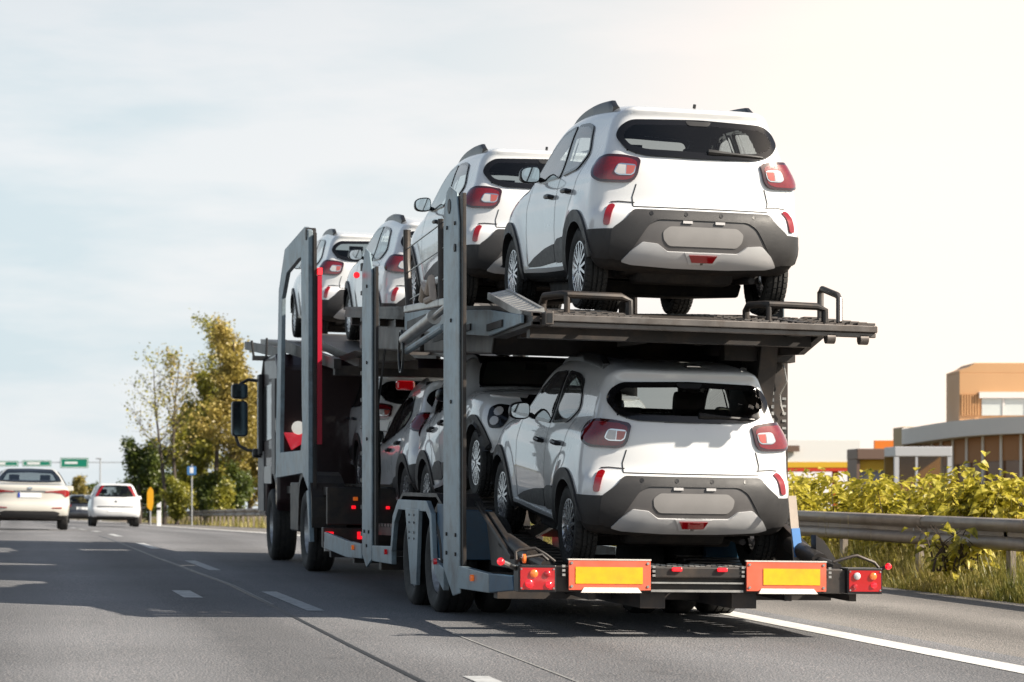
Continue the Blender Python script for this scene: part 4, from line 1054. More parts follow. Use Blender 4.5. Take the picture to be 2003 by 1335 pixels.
m = K(); m.prism([(3.45, 2.40), (3.95, 2.44), (4.1, 2.33), (3.75, 2.30)], 'y', 22.5, 23.9); m.build('deck_flap', BRIGHTSTEEL, lorry)
# middle posts of the lorry by the trailer gap, roof lamp
m = K(); m.box(3.105, 3.17, 19.86, 19.93, 2.98, 3.05); m.build('gap_bracket', DARKSTEEL, lorry)
for x in (3.05, 3.16):
    m = T(); m.tube([(x, 19.83, 2.93), (x, 19.80, 2.93)], .03, 10); m.build('upright_lamp', LIT_RED, trailer, smooth=True)
m = K(); m.box(4.02, 4.22, 23.2, 23.3, 2.03, 2.13); m.build('overhead_red_lamp', LAMP_RED, lorry, bevel=.02)
# lower deck of the lorry and its tail
m = K(); m.box(3.25, 5.45, 22.75, 27.0, .86, .95); m.build('lower_deck', DARKSTEEL, lorry)
for s in (0, 1):
    xa, xb = (3.6, 4.2) if s == 0 else (4.9, 5.45)
    for k in range(18):
        m = K(); y = 22.85 + k * .23; m.box(xa, xb, y, y + .15, .96, .99); m.build('lower_deck_slat', DECKSTEEL, lorry)
m = K(); m.box(3.18, 3.95, 22.7, 22.78, .55, .95); m.build('tail_panel', DARKSTEEL, lorry, bevel=.01)
m = K(); m.box(3.14, 5.55, 22.72, 22.86, .30, .52); m.build('tail_bumper', DARKSTEEL, lorry, bevel=.01)
for (x, z, r, mt) in ((3.20, .44, .045, LIT_RED), (3.55, .44, .05, LIT_RED), (3.46, .74, .022, LIT_RED), (3.83, .74, .02, LIT_RED), (3.48, .83, .025, LAMP_AMBER), (5.4, .44, .05, LIT_RED)):
    m = K(); m.box(x - r, x + r, 22.66, 22.70, z - r * .8, z + r * .8); m.build('tail_lamp', mt, lorry, bevel=.006)
m = K(); m.box(3.14, 3.42, 22.62, 22.66, .27, .37); m.build('tail_plate', OFFWHITE, lorry)
bothk(lambda m: m.box(3.95, 4.1, 22.8, 29.4, .55, .85), 'chassis_rail', DARKSTEEL)
# side lockers, tank, mudguards
bothk(lambda m: m.box(3.16, 3.6, 25.0, 25.75, .42, 1.0), 'side_locker', DARKSTEEL, bevel=.02)
bothk(lambda m: m.prism(chaikin([(24.75, .5), (24.7, .95), (24.4, 1.12), (23.95, 1.12), (23.5, .95), (23.45, .5), (23.52, .5), (23.58, .9), (23.98, 1.06), (24.38, 1.06), (24.62, .9), (24.68, .5)], 1), 'x', 3.12, 3.5), 'mudguard', DARKSTEEL)
bothk(lambda m: m.tube([(3.36, 25.05, .64), (3.36, 24.8, .64)], .2, 16), 'air_tank', BRIGHTSTEEL, smooth=True)
for y in (24.08, 27.55):
    for s in (0, 1):
        x = 3.27 if s == 0 else 5.43
        wheel_parts(.46, .28, .30, None, lorry, (x - LO[0], y - LO[1], .46 - SH * (x - 3.1)), alloy=STEELRIM, tread=False, flip=(s == 1), truck=True)
    m = K(); m.tube([(3.4, y, .46), (5.3, y, .46)], .07, 10); m.build('axle', DARKSTEEL, lorry, smooth=True)
# cab
cab = [(26.85, .75), (26.85, 2.45), (27.1, 2.62), (28.3, 2.62), (28.75, 2.2), (29.0, 1.5), (29.02, .55), (28.15, .55), (28.05, .95), (27.75, 1.08), (27.35, 1.08), (27.05, .95), (26.98, .62)]
m = K(); m.prism(cab, 'x', 3.13, 5.57); cb = m.build('cab', CABRED, lorry, bevel=.04)
bothk(lambda m: m.box(3.112, 3.127, 26.95, 27.3, 1.1, 2.3), 'side_fairing', principled('cab_grey_trim', (.16, .15, .145), .5, noise=.1), cb)
bothk(lambda m: m.box(3.112, 3.127, 28.2, 28.9, .62, 1.4), 'door_panel', principled('cab_grey_trim', (.16, .15, .145), .5), cb)
bothk(lambda m: m.prism([(27.35, 1.55), (27.35, 2.25), (28.2, 2.25), (28.62, 1.62), (28.62, 1.52)], 'x', 3.118, 3.128), 'side_window', GLOSSBLACK, cb)
bothk(lambda m: m.prism([(26.88, 1.62), (26.88, 1.76), (27.3, 2.02), (27.3, 1.88)], 'x', 3.116, 3.128), 'white_stripe', OFFWHITE, cb)
bothk(lambda m: m.box(3.116, 3.128, 27.4, 28.7, .98, 1.2), 'white_stripe', OFFWHITE, cb)
bothk(lambda m: m.box(3.06, 3.13, 28.35, 28.55, 1.35, 2.42), 'door_wind_deflector', BLACK, cb, bevel=.02)
m = K(); m.box(3.5, 5.2, 28.86, 28.9, 1.5, 2.3); m.build('windscreen', GLOSSBLACK, cb)
m = K(); m.tube([(3.10, 28.6, 2.34), (2.96, 28.7, 2.36), (2.86, 28.75, 2.30), (2.80, 28.75, 2.2)], .022, 8); m.tube([(2.80, 28.75, 1.60), (2.84, 28.72, 1.48), (2.95, 28.66, 1.42), (3.1, 28.6, 1.40)], .022, 8)
mr = m.build('mirror_arm', BLACK, lorry, smooth=True)
def mirror_box(x0, x1, z0, z1):
    m = K(); m.prism(rounded([(x0, z0), (x1, z0), (x1, z1), (x0, z1)], .05), 'y', 28.62, 28.80); o = m.build('mirror_housing', BLACK, mr, bevel=.015)
    m = K(); m.prism(rounded([(x0 + .015, z0 + .015), (x1 - .015, z0 + .015), (x1 - .015, z1 - .015), (x0 + .015, z1 - .015)], .04), 'y', 28.602, 28.617); m.build('mirror_pane', principled('lorry_mirror_glass', (.10, .14, .16), .06, metal=.9), mr)
mirror_box(2.74, 2.95, 1.60, 2.07); mirror_box(2.74, 2.95, 2.10, 2.30)
m = K(); m.box(3.0, 3.16, 28.5, 28.62, 1.32, 1.44); m.build('mirror_foot', BLACK, lorry, bevel=.03)
m = K()
m.box(2.98, 3.35, 28.3, 28.4, 2.60, 2.66); m.tube([(3.0, 28.35, 2.62), (2.97, 28.35, 2.86)], .016, 8); m.tube([(3.16, 28.35, 2.62), (3.17, 28.35, 2.9)], .016, 8); m.tube([(3.12, 28.4, 2.4), (3.14, 28.35, 2.62)], .02, 8)
m.build('ladder_bracket', BLACK, lorry)
m = K(); m.prism([(3.20, 1.62), (3.50, 1.62), (3.56, 1.52), (3.46, 1.50), (3.30, 1.40)], 'y', 26.72, 26.8); m.build('cab_rear_lamp_panel', principled('bright_red_panel', (.62, .015, .03), .3, coat=1.0, emis=(1, .05, .08), estr=.25), lorry, bevel=.01)
m = K(); m.lathe([(.085, 0), (.08, -.03), (.04, -.05), (.001, -.055)], 18, (3.38, 26.71, 1.68), 'y'); m.build('cab_rear_work_lamp', principled('work_lamp', (.9, .87, .8), .2, emis=(1, .95, .85), estr=.3), lorry, smooth=True)
m = K(); m.prism([(3.30, .56), (3.42, .56), (3.42, 1.0), (3.34, 1.0)], 'y', 26.6, 26.68); m.build('cable_duct', DARKSTEEL, lorry)

# ------------------------------------------------------------------ ground, road, markings
def gz(X, Y):
    """height of the terrain: 1.8 % fall to the right, the road dips gently past 36 m"""
    t = np.maximum(np.asarray(Y, float) - 34.0, 0); dip = np.where(t < 12, .0165 * t * t / 24, .0165 * (t - 6))
    return -.018 * (np.clip(X, -14, 10.5) - 3.1) - dip
def sheet(name, xs, ys, dz, mat, kind='structure'):
    xs, ys = np.asarray(xs, float), np.asarray(ys, float)
    V = [(x, y, float(gz(x, y)) + dz) for y in ys for x in xs]; n = len(xs)
    Fq = [(j * n + i, j * n + i + 1, (j + 1) * n + i + 1, (j + 1) * n + i) for j in range(len(ys) - 1) for i in range(n - 1)]
    o = mesh_obj(name, V, Fq, mat, None, True); tag(o, kind=kind); return o
YS = np.concatenate([np.arange(-40, 34, 6), np.arange(34, 48, 1.0), np.arange(48, 400, 12), [500, 800, 1400, 2600, 4500]])
def asphalt(name, base, warm=0.0):
    m, nt, out = new_mat(name)
    b = nt.nodes.new('ShaderNodeBsdfPrincipled'); nt.links.new(b.outputs[0], out.inputs[0])
    tc = nt.nodes.new('ShaderNodeTexCoord')
    n1 = node(nt, 'ShaderNodeTexVoronoi', Scale=70.0); nt.links.new(tc.outputs['Object'], n1.inputs['Vector'])
    n2 = node(nt, 'ShaderNodeTexNoise', Scale=75.0, Detail=5.0, Roughness=0.75); nt.links.new(tc.outputs['Object'], n2.inputs['Vector'])
    mp = nt.nodes.new('ShaderNodeMapping'); mp.inputs['Scale'].default_value = (1.0, .05, 1.0); nt.links.new(tc.outputs['Object'], mp.inputs[0])
    n3 = node(nt, 'ShaderNodeTexNoise', Scale=1.1, Detail=4.0); nt.links.new(mp.outputs[0], n3.inputs['Vector'])
    n4 = node(nt, 'ShaderNodeTexNoise', Scale=.35, Detail=5.0); nt.links.new(tc.outputs['Object'], n4.inputs['Vector'])
    rp = nt.nodes.new('ShaderNodeValToRGB'); e = rp.color_ramp.elements
    e[0].position, e[0].color = .34, (base * .42, base * .43, base * .45, 1)
    e[1].position, e[1].color = .72, (base * 2.6, base * 2.2, base * 2.05, 1)
    x = e.new(.52); x.color = (base * 1.0, base * (1 - .02 * warm), base * (1 - .05 * warm), 1)
    nt.links.new(n2.outputs['Fac'], rp.inputs[0])
    mr = node(nt, 'ShaderNodeMapRange'); mr.inputs[1].default_value = .3; mr.inputs[2].default_value = .7; mr.inputs[3].default_value = .62; mr.inputs[4].default_value = 1.3
    ad = node(nt, 'ShaderNodeMath', operation='ADD'); nt.links.new(n3.outputs['Fac'], ad.inputs[0]); nt.links.new(n4.outputs['Fac'], ad.inputs[1])
    hf = node(nt, 'ShaderNodeMath', operation='MULTIPLY'); hf.inputs[1].default_value = .5; nt.links.new(ad.outputs[0], hf.inputs[0]); nt.links.new(hf.outputs[0], mr.inputs[0])
    # polished wheel tracks along the road, and scattered dark oil spots and patches
    wv = node(nt, 'ShaderNodeTexWave', Scale=.179, Distortion=1.2, Detail=2.0); wv.inputs['Detail Scale'].default_value = .6; wv.bands_direction = 'X'; wv.inputs['Phase Offset'].default_value = 1.3
    nt.links.new(mp.outputs[0], wv.inputs['Vector'])
    wr = node(nt, 'ShaderNodeMapRange'); wr.inputs[3].default_value = .80; wr.inputs[4].default_value = 1.12; nt.links.new(wv.outputs['Fac'], wr.inputs[0])
    n5 = node(nt, 'ShaderNodeTexNoise', Scale=1.7, Detail=6.0, Roughness=.65); nt.links.new(tc.outputs['Object'], n5.inputs['Vector'])
    sr = node(nt, 'ShaderNodeMapRange'); sr.inputs[1].default_value = .62; sr.inputs[2].default_value = .72; sr.inputs[3].default_value = 1.0; sr.inputs[4].default_value = .68; nt.links.new(n5.outputs['Fac'], sr.inputs[0])
    m1 = node(nt, 'ShaderNodeMath', operation='MULTIPLY'); nt.links.new(mr.outputs[0], m1.inputs[0]); nt.links.new(wr.outputs[0], m1.inputs[1])
    m2 = node(nt, 'ShaderNodeMath', operation='MULTIPLY'); nt.links.new(m1.outputs[0], m2.inputs[0]); nt.links.new(sr.outputs[0], m2.inputs[1])
    mx = nt.nodes.new('ShaderNodeMix'); mx.data_type = 'RGBA'; mx.blend_type = 'MULTIPLY'; mx.inputs[0].default_value = 1.0
    nt.links.new(rp.outputs[0], mx.inputs[6]); nt.links.new(m2.outputs[0], mx.inputs[7]); nt.links.new(mx.outputs[2], b.inputs['Base Color'])
    b.inputs['Roughness'].default_value = .75; b.inputs['Specular IOR Level'].default_value = .35
    bp = node(nt, 'ShaderNodeBump', Strength=.75, Distance=.008); nt.links.new(n1.outputs['Distance'], bp.inputs['Height']); nt.links.new(bp.outputs[0], b.inputs['Normal'])
    MATS[name] = m
    return m
ROAD = asphalt('road_asphalt', .17, -1.6); SHOULDER = asphalt('shoulder_asphalt', .20, 3.0)
GROUND = principled('verge_soil', (.10, .09, .045), .95, noise=.4, nscale=.6, dirt=(.16, .12, .06), dscale=2.0, damt=.7, bump=.3, bscale=20)
PAINT = principled('road_marking_paint', (.72, .71, .68), .6, noise=.06, nscale=30, dirt=(.30, .30, .29), dscale=7, damt=.55, bump=.2, bscale=120)
PAINT_OLD = principled('worn_marking_paint', (.46, .47, .47), .65, noise=.15, nscale=20, dirt=(.16, .16, .16), dscale=9, damt=.8)
sheet('ground', [-2600, -800, -200, -60, -20, -14, -6, 3, 10.5, 14, 30, 60, 200, 800, 2600], YS, -.03, GROUND)
sheet('road', np.linspace(-11.6, 5.9, 8), YS, .0, ROAD)
sheet('hard_shoulder', np.linspace(5.9, 8.9, 4), YS, .0, SHOULDER)
def strip(name, pts, w, mat, dz=.004):
    """a painted strip along centre points (x, y)"""
    P = []
    for a, b in zip(pts[:-1], pts[1:]):
        n = max(1, int(abs(b[1] - a[1]) / 2))
        P += [(a[0] + (b[0] - a[0]) * k / n, a[1] + (b[1] - a[1]) * k / n) for k in range(n)]
    P.append(pts[-1]); V, Fq = [], []
    for x, y in P:
        for s in (-1, 1): V.append((x + s * w / 2, y, float(gz(x + s * w / 2, y)) + dz))
    for i in range(len(P) - 1): Fq.append((2 * i, 2 * i + 1, 2 * i + 3, 2 * i + 2))
    o = mesh_obj(name, V, Fq, mat); tag(o, kind='structure'); return o
strip('edge_line', [(5.42, 4), (5.46, 10.6), (5.52, 16.0), (5.62, 60), (5.7, 200), (5.9, 400)], .235, PAINT)
def lane_x(y): return float(np.interp(y, [0, 10.7, 17.7, 26, 33, 40, 60, 120, 300], [2.3, 2.27, 2.2, 2.08, 1.88, 1.72, 1.5, 1.2, 1.0]))
strip('lane_dash', [(lane_x(7.8), 7.8), (lane_x(10.75), 10.75)], .135, PAINT_OLD)
y = 16.4
for k in range(25):
    strip('lane_dash', [(lane_x(y) , y), (lane_x(y + 2.9), y + 2.9)], .135, PAINT_OLD); y += 7.62
y = 15.0
for k in range(14):
    strip('far_lane_dash', [(-1.75, y), (-1.75, y + 3)], .13, PAINT_OLD); y += 9
strip('left_edge_line', [(-5.6, -20), (-5.6, 400)], .2, PAINT_OLD)
# the long seam in the asphalt, with remains of an old line beside it
SEAM = principled('seam_sealant', (.028, .029, .03), .45)
strip('asphalt_seam', [(1.94, 8), (1.94, 12.9), (1.95, 15.8), (1.945, 20.5), (1.71, 27.6), (1.4, 40)], .035, SEAM, .003)
FAINT = principled('faint_marking_trace', (.30, .30, .29), .7, noise=.2, nscale=15, dirt=(.17, .17, .17), dscale=6, damt=.9)
strip('old_line_trace', [(1.975, 17.2), (1.975, 20.4), (1.74, 27.4)], .022, FAINT, .005)
strip('old_line_trace', [(2.72, 10.3), (2.80, 14.6)], .014, FAINT, .004)
strip('marking_remnant', [(1.42, 18.2), (1.40, 19.4)], .16, PAINT_OLD, .004)

# ------------------------------------------------------------------ placing helper for far things: photo column + distance along the view
CP, SP = math.cos(PSI), math.sin(PSI)
def at(px, d, z=None):
    xc = (px - CX) / F_PX * d
    X, Y = xc * CP + d * SP, d * CP - xc * SP
    return Vector((X, Y, float(gz(X, Y)) if z is None else z))

# ------------------------------------------------------------------ guard rail along the right edge
GALV = principled('rail_zinc', (.31, .265, .225), .5, metal=.55, noise=.2, nscale=5, dirt=(.14, .11, .09), dscale=3, damt=.6)
RX = 9.25
rail = empty('guard_rail', (RX, 20, float(gz(RX, 20))), 'long weathered steel guard rail running beside the hard shoulder in front of the hedge', 'guard rail')
prof = [(-.005, .44), (-.055, .46), (-.075, .50), (-.055, .55), (.0, .575), (.0, .615), (-.055, .64), (-.075, .69), (-.055, .735), (-.005, .75)]
yy = 8.0; k = 0
while yy < 210:
    L = 4.32; m = MB(tuple(rail.location)); n = len(prof); vs = []
    o_ = .006 * (k % 2)
    for y_ in (yy, yy + L * .5, yy + L + .12):
        for (a, z) in prof: vs.append((RX + a - o_, y_, z + .015 + float(gz(RX, y_))))
    fs = [(i * n + j, (i + 1) * n + j, (i + 1) * n + j + 1, i * n + j + 1) for i in range(2) for j in range(n - 1)]
    m.add(vs, fs); o = m.build('rail_beam', GALV, rail, smooth=True, sharp=60)
    sd = o.modifiers.new('thickness', 'SOLIDIFY'); sd.thickness = .005
    for q in (0, .5):
        yp = yy + L * q + .3; p = MB(tuple(rail.location)); z0 = float(gz(RX, yp))
        p.box(RX + .03, RX + .05, yp - .05, yp + .05, z0 - .2, z0 + .74); p.box(RX + .05, RX + .13, yp + .04, yp + .05, z0 - .2, z0 + .74); p.box(RX - .0, RX + .03, yp - .04, yp + .04, z0 + .54, z0 + .66); p.build('rail_post', GALV, rail)
    if yy < 40:
        for dy in (.12, .30):
            b = MB(tuple(rail.location)); z0 = float(gz(RX, yy + dy)) + .61; b.tube([(RX - .012, yy + dy, z0), (RX + .004, yy + dy, z0)], .016, 8); b.build('rail_bolt', BRIGHTSTEEL, rail)
    yy += L; k += 1

# ------------------------------------------------------------------ grass, hedge
GRASS = leaf_mat('dry_grass', [(.07, .09, .012), (.22, .21, .04), (.42, .34, .10), (.60, .50, .24)], .45, .9)
r = random.Random(3); V, Fq = [], []
def blade(x, y, h, w, lean, az, z0):
    i = len(V); ca, sa = math.cos(az), math.sin(az)
    for t in (0, .5, 1):
        l = lean * h * t * t; ww = w * (1 - t * .9)
        V.append((x + ca * l - sa * ww, y + sa * l + ca * ww, z0 + h * t)); V.append((x + ca * l + sa * ww, y + sa * l - ca * ww, z0 + h * t))
    Fq.extend([(i, i + 1, i + 3, i + 2), (i + 2, i + 3, i + 5, i + 4)])
for k in range(40000):
    y = 12.5 + 26 * r.random() ** 1.2; x = 8.86 + 1.7 * r.random() ** 1.25
    clump = .5 + .5 * math.sin(x * 9.1 + 1.7 * math.sin(y * 2.3)) * math.sin(y * 3.7 + x * 2)
    h = (.10 + .34 * min(1, (x - 8.8) / .45)) * (.45 + .75 * r.random()) * (.65 + .55 * clump)
    blade(x, y, h, .004 + .004 * r.random(), r.uniform(.1, .7), r.uniform(0, 6.28), float(gz(x, y)) - .035)
for k in range(240):
    y = 12.5 + 24 * r.random(); x = 8.95 + .5 * r.random(); blade(x, y, .55 + .5 * r.random(), .004, .25 * r.random(), r.uniform(0, 6.28), float(gz(x, y)) - .03)
for k in range(9000):
    y = 38 + 150 * r.random() ** 1.4; x = 8.9 + 5 * r.random(); blade(x, y, .2 + .35 * r.random(), .02, r.uniform(.1, .6), r.uniform(0, 6.28), float(gz(x, y)) - .03)
g = mesh_obj('grass', V, Fq, GRASS); tag(g, 'tall dry grass growing under and behind the guard rail', 'grass', kind='stuff')
HEDGE = leaf_mat('hedge_leaf', [(.12, .11, .012), (.36, .32, .03), (.62, .53, .07), (.80, .66, .18)], .45, 1.6)
TWIG = principled('twig_bark', (.07, .05, .035), .85, noise=.3, nscale=20)
def leaf(Vl, Fl, p, n, up, s, fold=.25):
    n = n.normalized(); t = up - n * up.dot(n)
    if t.length < 1e-3: t = Vector((1, 0, 0))
    t.normalize(); b = n.cross(t); i = len(Vl)
    Vl.extend([tuple(p), tuple(p + t * s * .35 + b * s * .42 + n * s * fold), tuple(p + t * s * .35 - b * s * .42 + n * s * fold), tuple(p + t * s * .62), tuple(p + t * s * .75 + b * s * .30 + n * s * fold * .6), tuple(p + t * s * .75 - b * s * .30 + n * s * fold * .6), tuple(p + t * s * 1.12 - n * s * .12)])
    Fl.extend([(i, i + 1, i + 3), (i, i + 3, i + 2), (i + 1, i + 4, i + 3), (i + 2, i + 3, i + 5), (i + 3, i + 4, i + 6), (i + 3, i + 6, i + 5)])
def bush(seed, w, d, h, nleaf, lsize):
    r = random.Random(seed); Vl, Fl = [], []; st = MB()
    for k in range(22):
        bx, by = r.uniform(-w / 2, w / 2), r.uniform(-d / 2, d / 2); top = h * r.uniform(.55, 1.22); pts = []
        lx, ly = r.uniform(-.25, .25), r.uniform(-.25, .25)
        for q in range(5):
            t = q / 4; pts.append((bx * .8 + lx * t * t + r.uniform(-.03, .03), by * .8 + ly * t * t + r.uniform(-.03, .03), top * t))
        st.tube(pts, [.014, .012, .009, .006, .003], 5)
        for q in range(nleaf // 22):
            t = r.uniform(.12, 1.03); j = min(3, int(t * 4)); f = t * 4 - j
            a, b = Vector(pts[j]), Vector(pts[j + 1]); c = a.lerp(b, min(1, f))
            o = Vector((r.gauss(0, 1), r.gauss(0, 1), r.gauss(0, .6))).normalized(); p = c + o * r.uniform(.03, .26)
            leaf(Vl, Fl, p, Vector((o.x * .6, o.y * .6, .5 + r.random())) + Vector((r.gauss(0, .35), r.gauss(0, .35), 0)), o + Vector((0, 0, -.35)), lsize * r.choice((.45, .7, .9, 1.0, 1.25)) * r.uniform(.8, 1.15), r.uniform(.05, .35))
    return Vl, Fl, st
BV = [bush(20 + k, 2.6, 1.5, 1.22, 2600, .125) for k in range(3)]
BM = []
bl_ = ['broad-leaved hedge shrub behind the guard rail, nearest the lorry tail', 'broad-leaved hedge shrub behind the guard rail, below the low brown kiosk', 'broad-leaved hedge shrub behind the guard rail, below the glazed entrance porch',
       'broad-leaved hedge shrub behind the guard rail, below the rounded canopy', 'tallest broad-leaved hedge shrub, at the right edge of the photo', 'hedge shrub hidden partly by the loaded lower car', 'hedge shrub seen beyond the trailer wheels']
bpos = [(11.1, 29.2, 1.0), (11.0, 27.0, .96), (10.9, 25.2, .93), (10.8, 23.3, .98), (10.9, 21.3, 1.06), (11.2, 31.8, .98), (11.3, 34.6, .95)]
for k, (x, y, s) in enumerate(bpos):
    Vl, Fl, st = BV[k % 3]
    root = empty('hedge_shrub', (x, y, float(gz(x, y)) - .03), bl_[k], 'shrub', 'hedge behind the guard rail', rot=(0, 0, (k // 3) * 2.6))
    root.scale = (1, 1, s * .90)
    if k < 3:
        a = mesh_obj('foliage', Vl, Fl, HEDGE, root); b = st.build('stem', TWIG, root); tag(a, kind='stuff'); tag(b, kind='stuff'); BM.append((a, b))
    else:
        for src in BM[k % 3]:
            c = src.copy(); COL.objects.link(c); c.parent = root
# a creeper hanging over the rail
Vl, Fl, st = bush(77, .7, .35, .42, 170, .11)
cr = empty('creeper', (9.12, 20.0, float(gz(9.1, 20.0)) + .22), 'leafy creeper spilling over the guard rail near the right edge', 'creeper')
tag(mesh_obj('foliage', Vl, Fl, HEDGE, cr), kind='stuff'); tag(st.build('stem', TWIG, cr), kind='stuff')

# ------------------------------------------------------------------ trees on the left
BARK = principled('tree_bark', (.075, .06, .05), .9, noise=.35, nscale=6, bump=.4, bscale=25)
LG = leaf_mat('green_leaves', [(.03, .05, .008), (.09, .12, .018), (.19, .20, .03)], .3, .35)
LY = leaf_mat('yellow_green_leaves', [(.10, .11, .014), (.28, .27, .035), (.50, .43, .08)], .35, .35)
LO_ = leaf_mat('orange_leaves', [(.13, .11, .025), (.33, .26, .06), (.58, .45, .14)], .35, .35)
def leaf_s(Vl, Fl, p, n, t, s):
    n = n.normalized(); t = t - n * t.dot(n); t = t.normalized() if t.length > 1e-3 else Vector((1, 0, 0)); b = n.cross(t); i = len(Vl)
    Vl.extend([tuple(p), tuple(p + t * s * .5 + b * s * .34), tuple(p + t * s), tuple(p + t * s * .5 - b * s * .34)]); Fl.append((i, i + 1, i + 2, i + 3))
def tree(px, d, h, crown_lo, spread, nleaf, lsize, lmat, label, seed, lean=0.0, nlimb=14, group='trees beside the road ahead', name='roadside_tree', thick=.02):
    r = random.Random(seed); base = at(px, d); root = empty(name, base, label, 'tree', group)
    tr = MB(); lb = MB(); Vl, Fl = [], []
    trunk = [Vector((lean * h * t * t + .015 * h * math.sin(t * 5 + seed), .015 * h * math.cos(t * 4 + seed), h * t * .97)) for t in np.linspace(0, 1, 9)]
    tr.tube(trunk, [h * thick * (1 - .88 * t) for t in np.linspace(0, 1, 9)], 9)
    tips = []
    for k in range(nlimb):
        t = crown_lo + (1 - crown_lo) * (k + r.random()) / nlimb * .98; j = min(7, int(t * 8)); p = trunk[j].lerp(trunk[j + 1], t * 8 - j)
        az = r.uniform(0, 6.28); ln = spread * h * (1.05 - .65 * (t - crown_lo) / (1 - crown_lo + .01)) * r.uniform(.6, 1.2)
        d_ = Vector((math.cos(az), math.sin(az), r.uniform(.5, 1.3))).normalized(); pts = [p]
        for q in range(4):
            d_ = (d_ + Vector((r.gauss(0, .18), r.gauss(0, .18), .12))).normalized(); pts.append(pts[-1] + d_ * ln / 4)
        r0 = h * thick * .42 * (1 - .75 * t); lb.tube(pts, [r0, r0 * .8, r0 * .55, r0 * .35, r0 * .12], 6)
        for q in range(1, 5):
            tips.append(pts[q])
            for w in range(3):
                e = (d_ + Vector((r.gauss(0, .7), r.gauss(0, .7), r.gauss(0, .5)))).normalized(); b2 = pts[q] + e * ln * r.uniform(.18, .4)
                lb.tube([pts[q], (pts[q] + b2) / 2 + Vector((0, 0, .02 * h * r.random())), b2], [r0 * .3, r0 * .2, r0 * .06], 4); tips += [(pts[q] + b2) / 2, b2]
    for k in range(int(nleaf * 1.9)):
        c = tips[r.randrange(len(tips))]; o = Vector((r.gauss(0, 1), r.gauss(0, 1), r.gauss(0, .8))); p = c + o * spread * h * .085
        leaf_s(Vl, Fl, p, Vector((r.gauss(0, 1), r.gauss(0, 1), .6)), Vector((r.gauss(0, 1), r.gauss(0, 1), -.2)), lsize * .72 * r.uniform(.5, 1.35))
    tr.build('trunk', BARK, root, True); tag(lb.build('limbs', BARK, root), kind='stuff')
    tag(mesh_obj('crown', Vl, Fl, lmat, root), kind='stuff')
    return root
tree(318, 112, 8.6, .34, .34, 500, .2, LY, 'slender nearly bare tree at the outer left of the clump', 1, -.05, 13, thick=.014)
tree(342, 116, 9.2, .34, .28, 800, .2, LO_, 'thin bare-topped tree second from the left in the clump', 2, .02, 13, thick=.014)
tree(396, 120, 8.4, .30, .24, 8000, .26, LY, 'dense yellow-green tree in the middle of the clump', 3, .03, 20)
tree(428, 118, 11.2, .40, .22, 1900, .22, LY, 'tallest tree of the clump with sparse crown', 4, -.01, 18, thick=.015)
tree(452, 112, 10.0, .22, .24, 6500, .24, LO_, 'orange autumn tree beside the lorry mirror', 5, .02, 22)
tree(488, 118, 7.8, .10, .28, 7500, .26, LO_, 'low brown-orange tree half hidden by the lorry cab', 6, 0, 20)
tree(372, 124, 6.2, .06, .34, 8000, .26, LY, 'short bushy olive tree at the foot of the clump', 8, 0, 20)
tree(272, 118, 4.0, .08, .46, 4200, .24, LG, 'round dark green bushy tree by the white hatchback', 7, 0, 18, thick=.03)
tree(312, 128, 4.4, .06, .42, 4200, .25, LG, 'dark green bushy tree behind the bare slender trunks', 9, 0, 18, thick=.03)
tree(452, 128, 3.6, .05, .5, 4000, .24, LG, 'low dark shrub-like tree under the orange crowns', 10, 0, 16, thick=.03)
tree(155, 255, 4.6, .1, .5, 2600, .4, LO_, 'small far russet tree above the dark car', 11, 0, 16, thick=.03)
tree(188, 265, 3.9, .1, .5, 2200, .4, LG, 'small far green tree between the dark car and the white hatchback', 12, 0, 16, thick=.03)
tree(560, 170, 6.5, .1, .4, 3000, .35, LG, 'green tree glimpsed behind the lorry cab', 14, 0, 16, thick=.03)

for k, (px_, d_, h_, lm, lab) in enumerate(((250, 128, 2.2, LG, 'low green bush at the left end of the clump'), (345, 110, 2.0, LY, 'low olive bush below the bare slender trunks'), (405, 112, 2.4, LG, 'low green bush right of the blue sign'), (432, 108, 1.9, LY, 'low yellowish bush under the tallest tree'), (470, 110, 2.6, LG, 'low green bush nearest the lorry cab'), (290, 122, 2.6, LG, 'low green bush behind the yellow sign'))):
    tree(px_, d_, h_, .03, .6, 2600, .2, lm, lab, 40 + k, 0, 14, group='bushes at the foot of the trees', name='roadside_bush', thick=.03)

# ------------------------------------------------------------------ signs and posts on the left
SIGN_BLUE = principled('sign_blue', (.05, .17, .40), .4); SIGN_YEL = principled('sign_yellow', (.75, .36, .01), .4); SIGN_GREEN = principled('sign_green', (.0, .19, .12), .4)
SIGN_WHITE = principled('sign_white', (.75, .76, .76), .45); POLE = principled('pole_grey', (.38, .39, .40), .5, metal=.4)
def face_root(name, px, d, label, cat, group=None):
    return empty(name, at(px, d), label, cat, group, rot=(0, 0, -PSI))
s1 = face_root('road_sign', 375, 96, 'small blue rectangular road sign on a thin pole before the trees', 'sign')
m = MB(); m.prism(rounded([(-.2, 2.28), (.2, 2.28), (.2, 2.66), (-.2, 2.66)], .05), 'y', -.02, .0); m.build('sign_plate', SIGN_BLUE, s1)
m = MB(); m.tube([(0, .04, 0), (0, .04, 2.75)], .03, 8); m.build('pole', POLE, s1)
m = MB(); m.prism([(-.08, 2.36), (.08, 2.36), (.08, 2.62), (-.08, 2.62)], 'y', -.026, -.0205); m.build('sign_symbol', SIGN_WHITE, s1)
s2 = face_root('road_sign', 294, 88, 'narrow yellow-orange sign blade by the guard rail beside the white hatchback', 'sign')
m = MB(); m.prism(rounded([(-.13, .75), (.05, .6), (.13, .9), (.13, 1.45), (0, 1.62), (-.13, 1.4)], .06), 'y', -.02, 0); m.build('sign_plate', SIGN_YEL, s2)
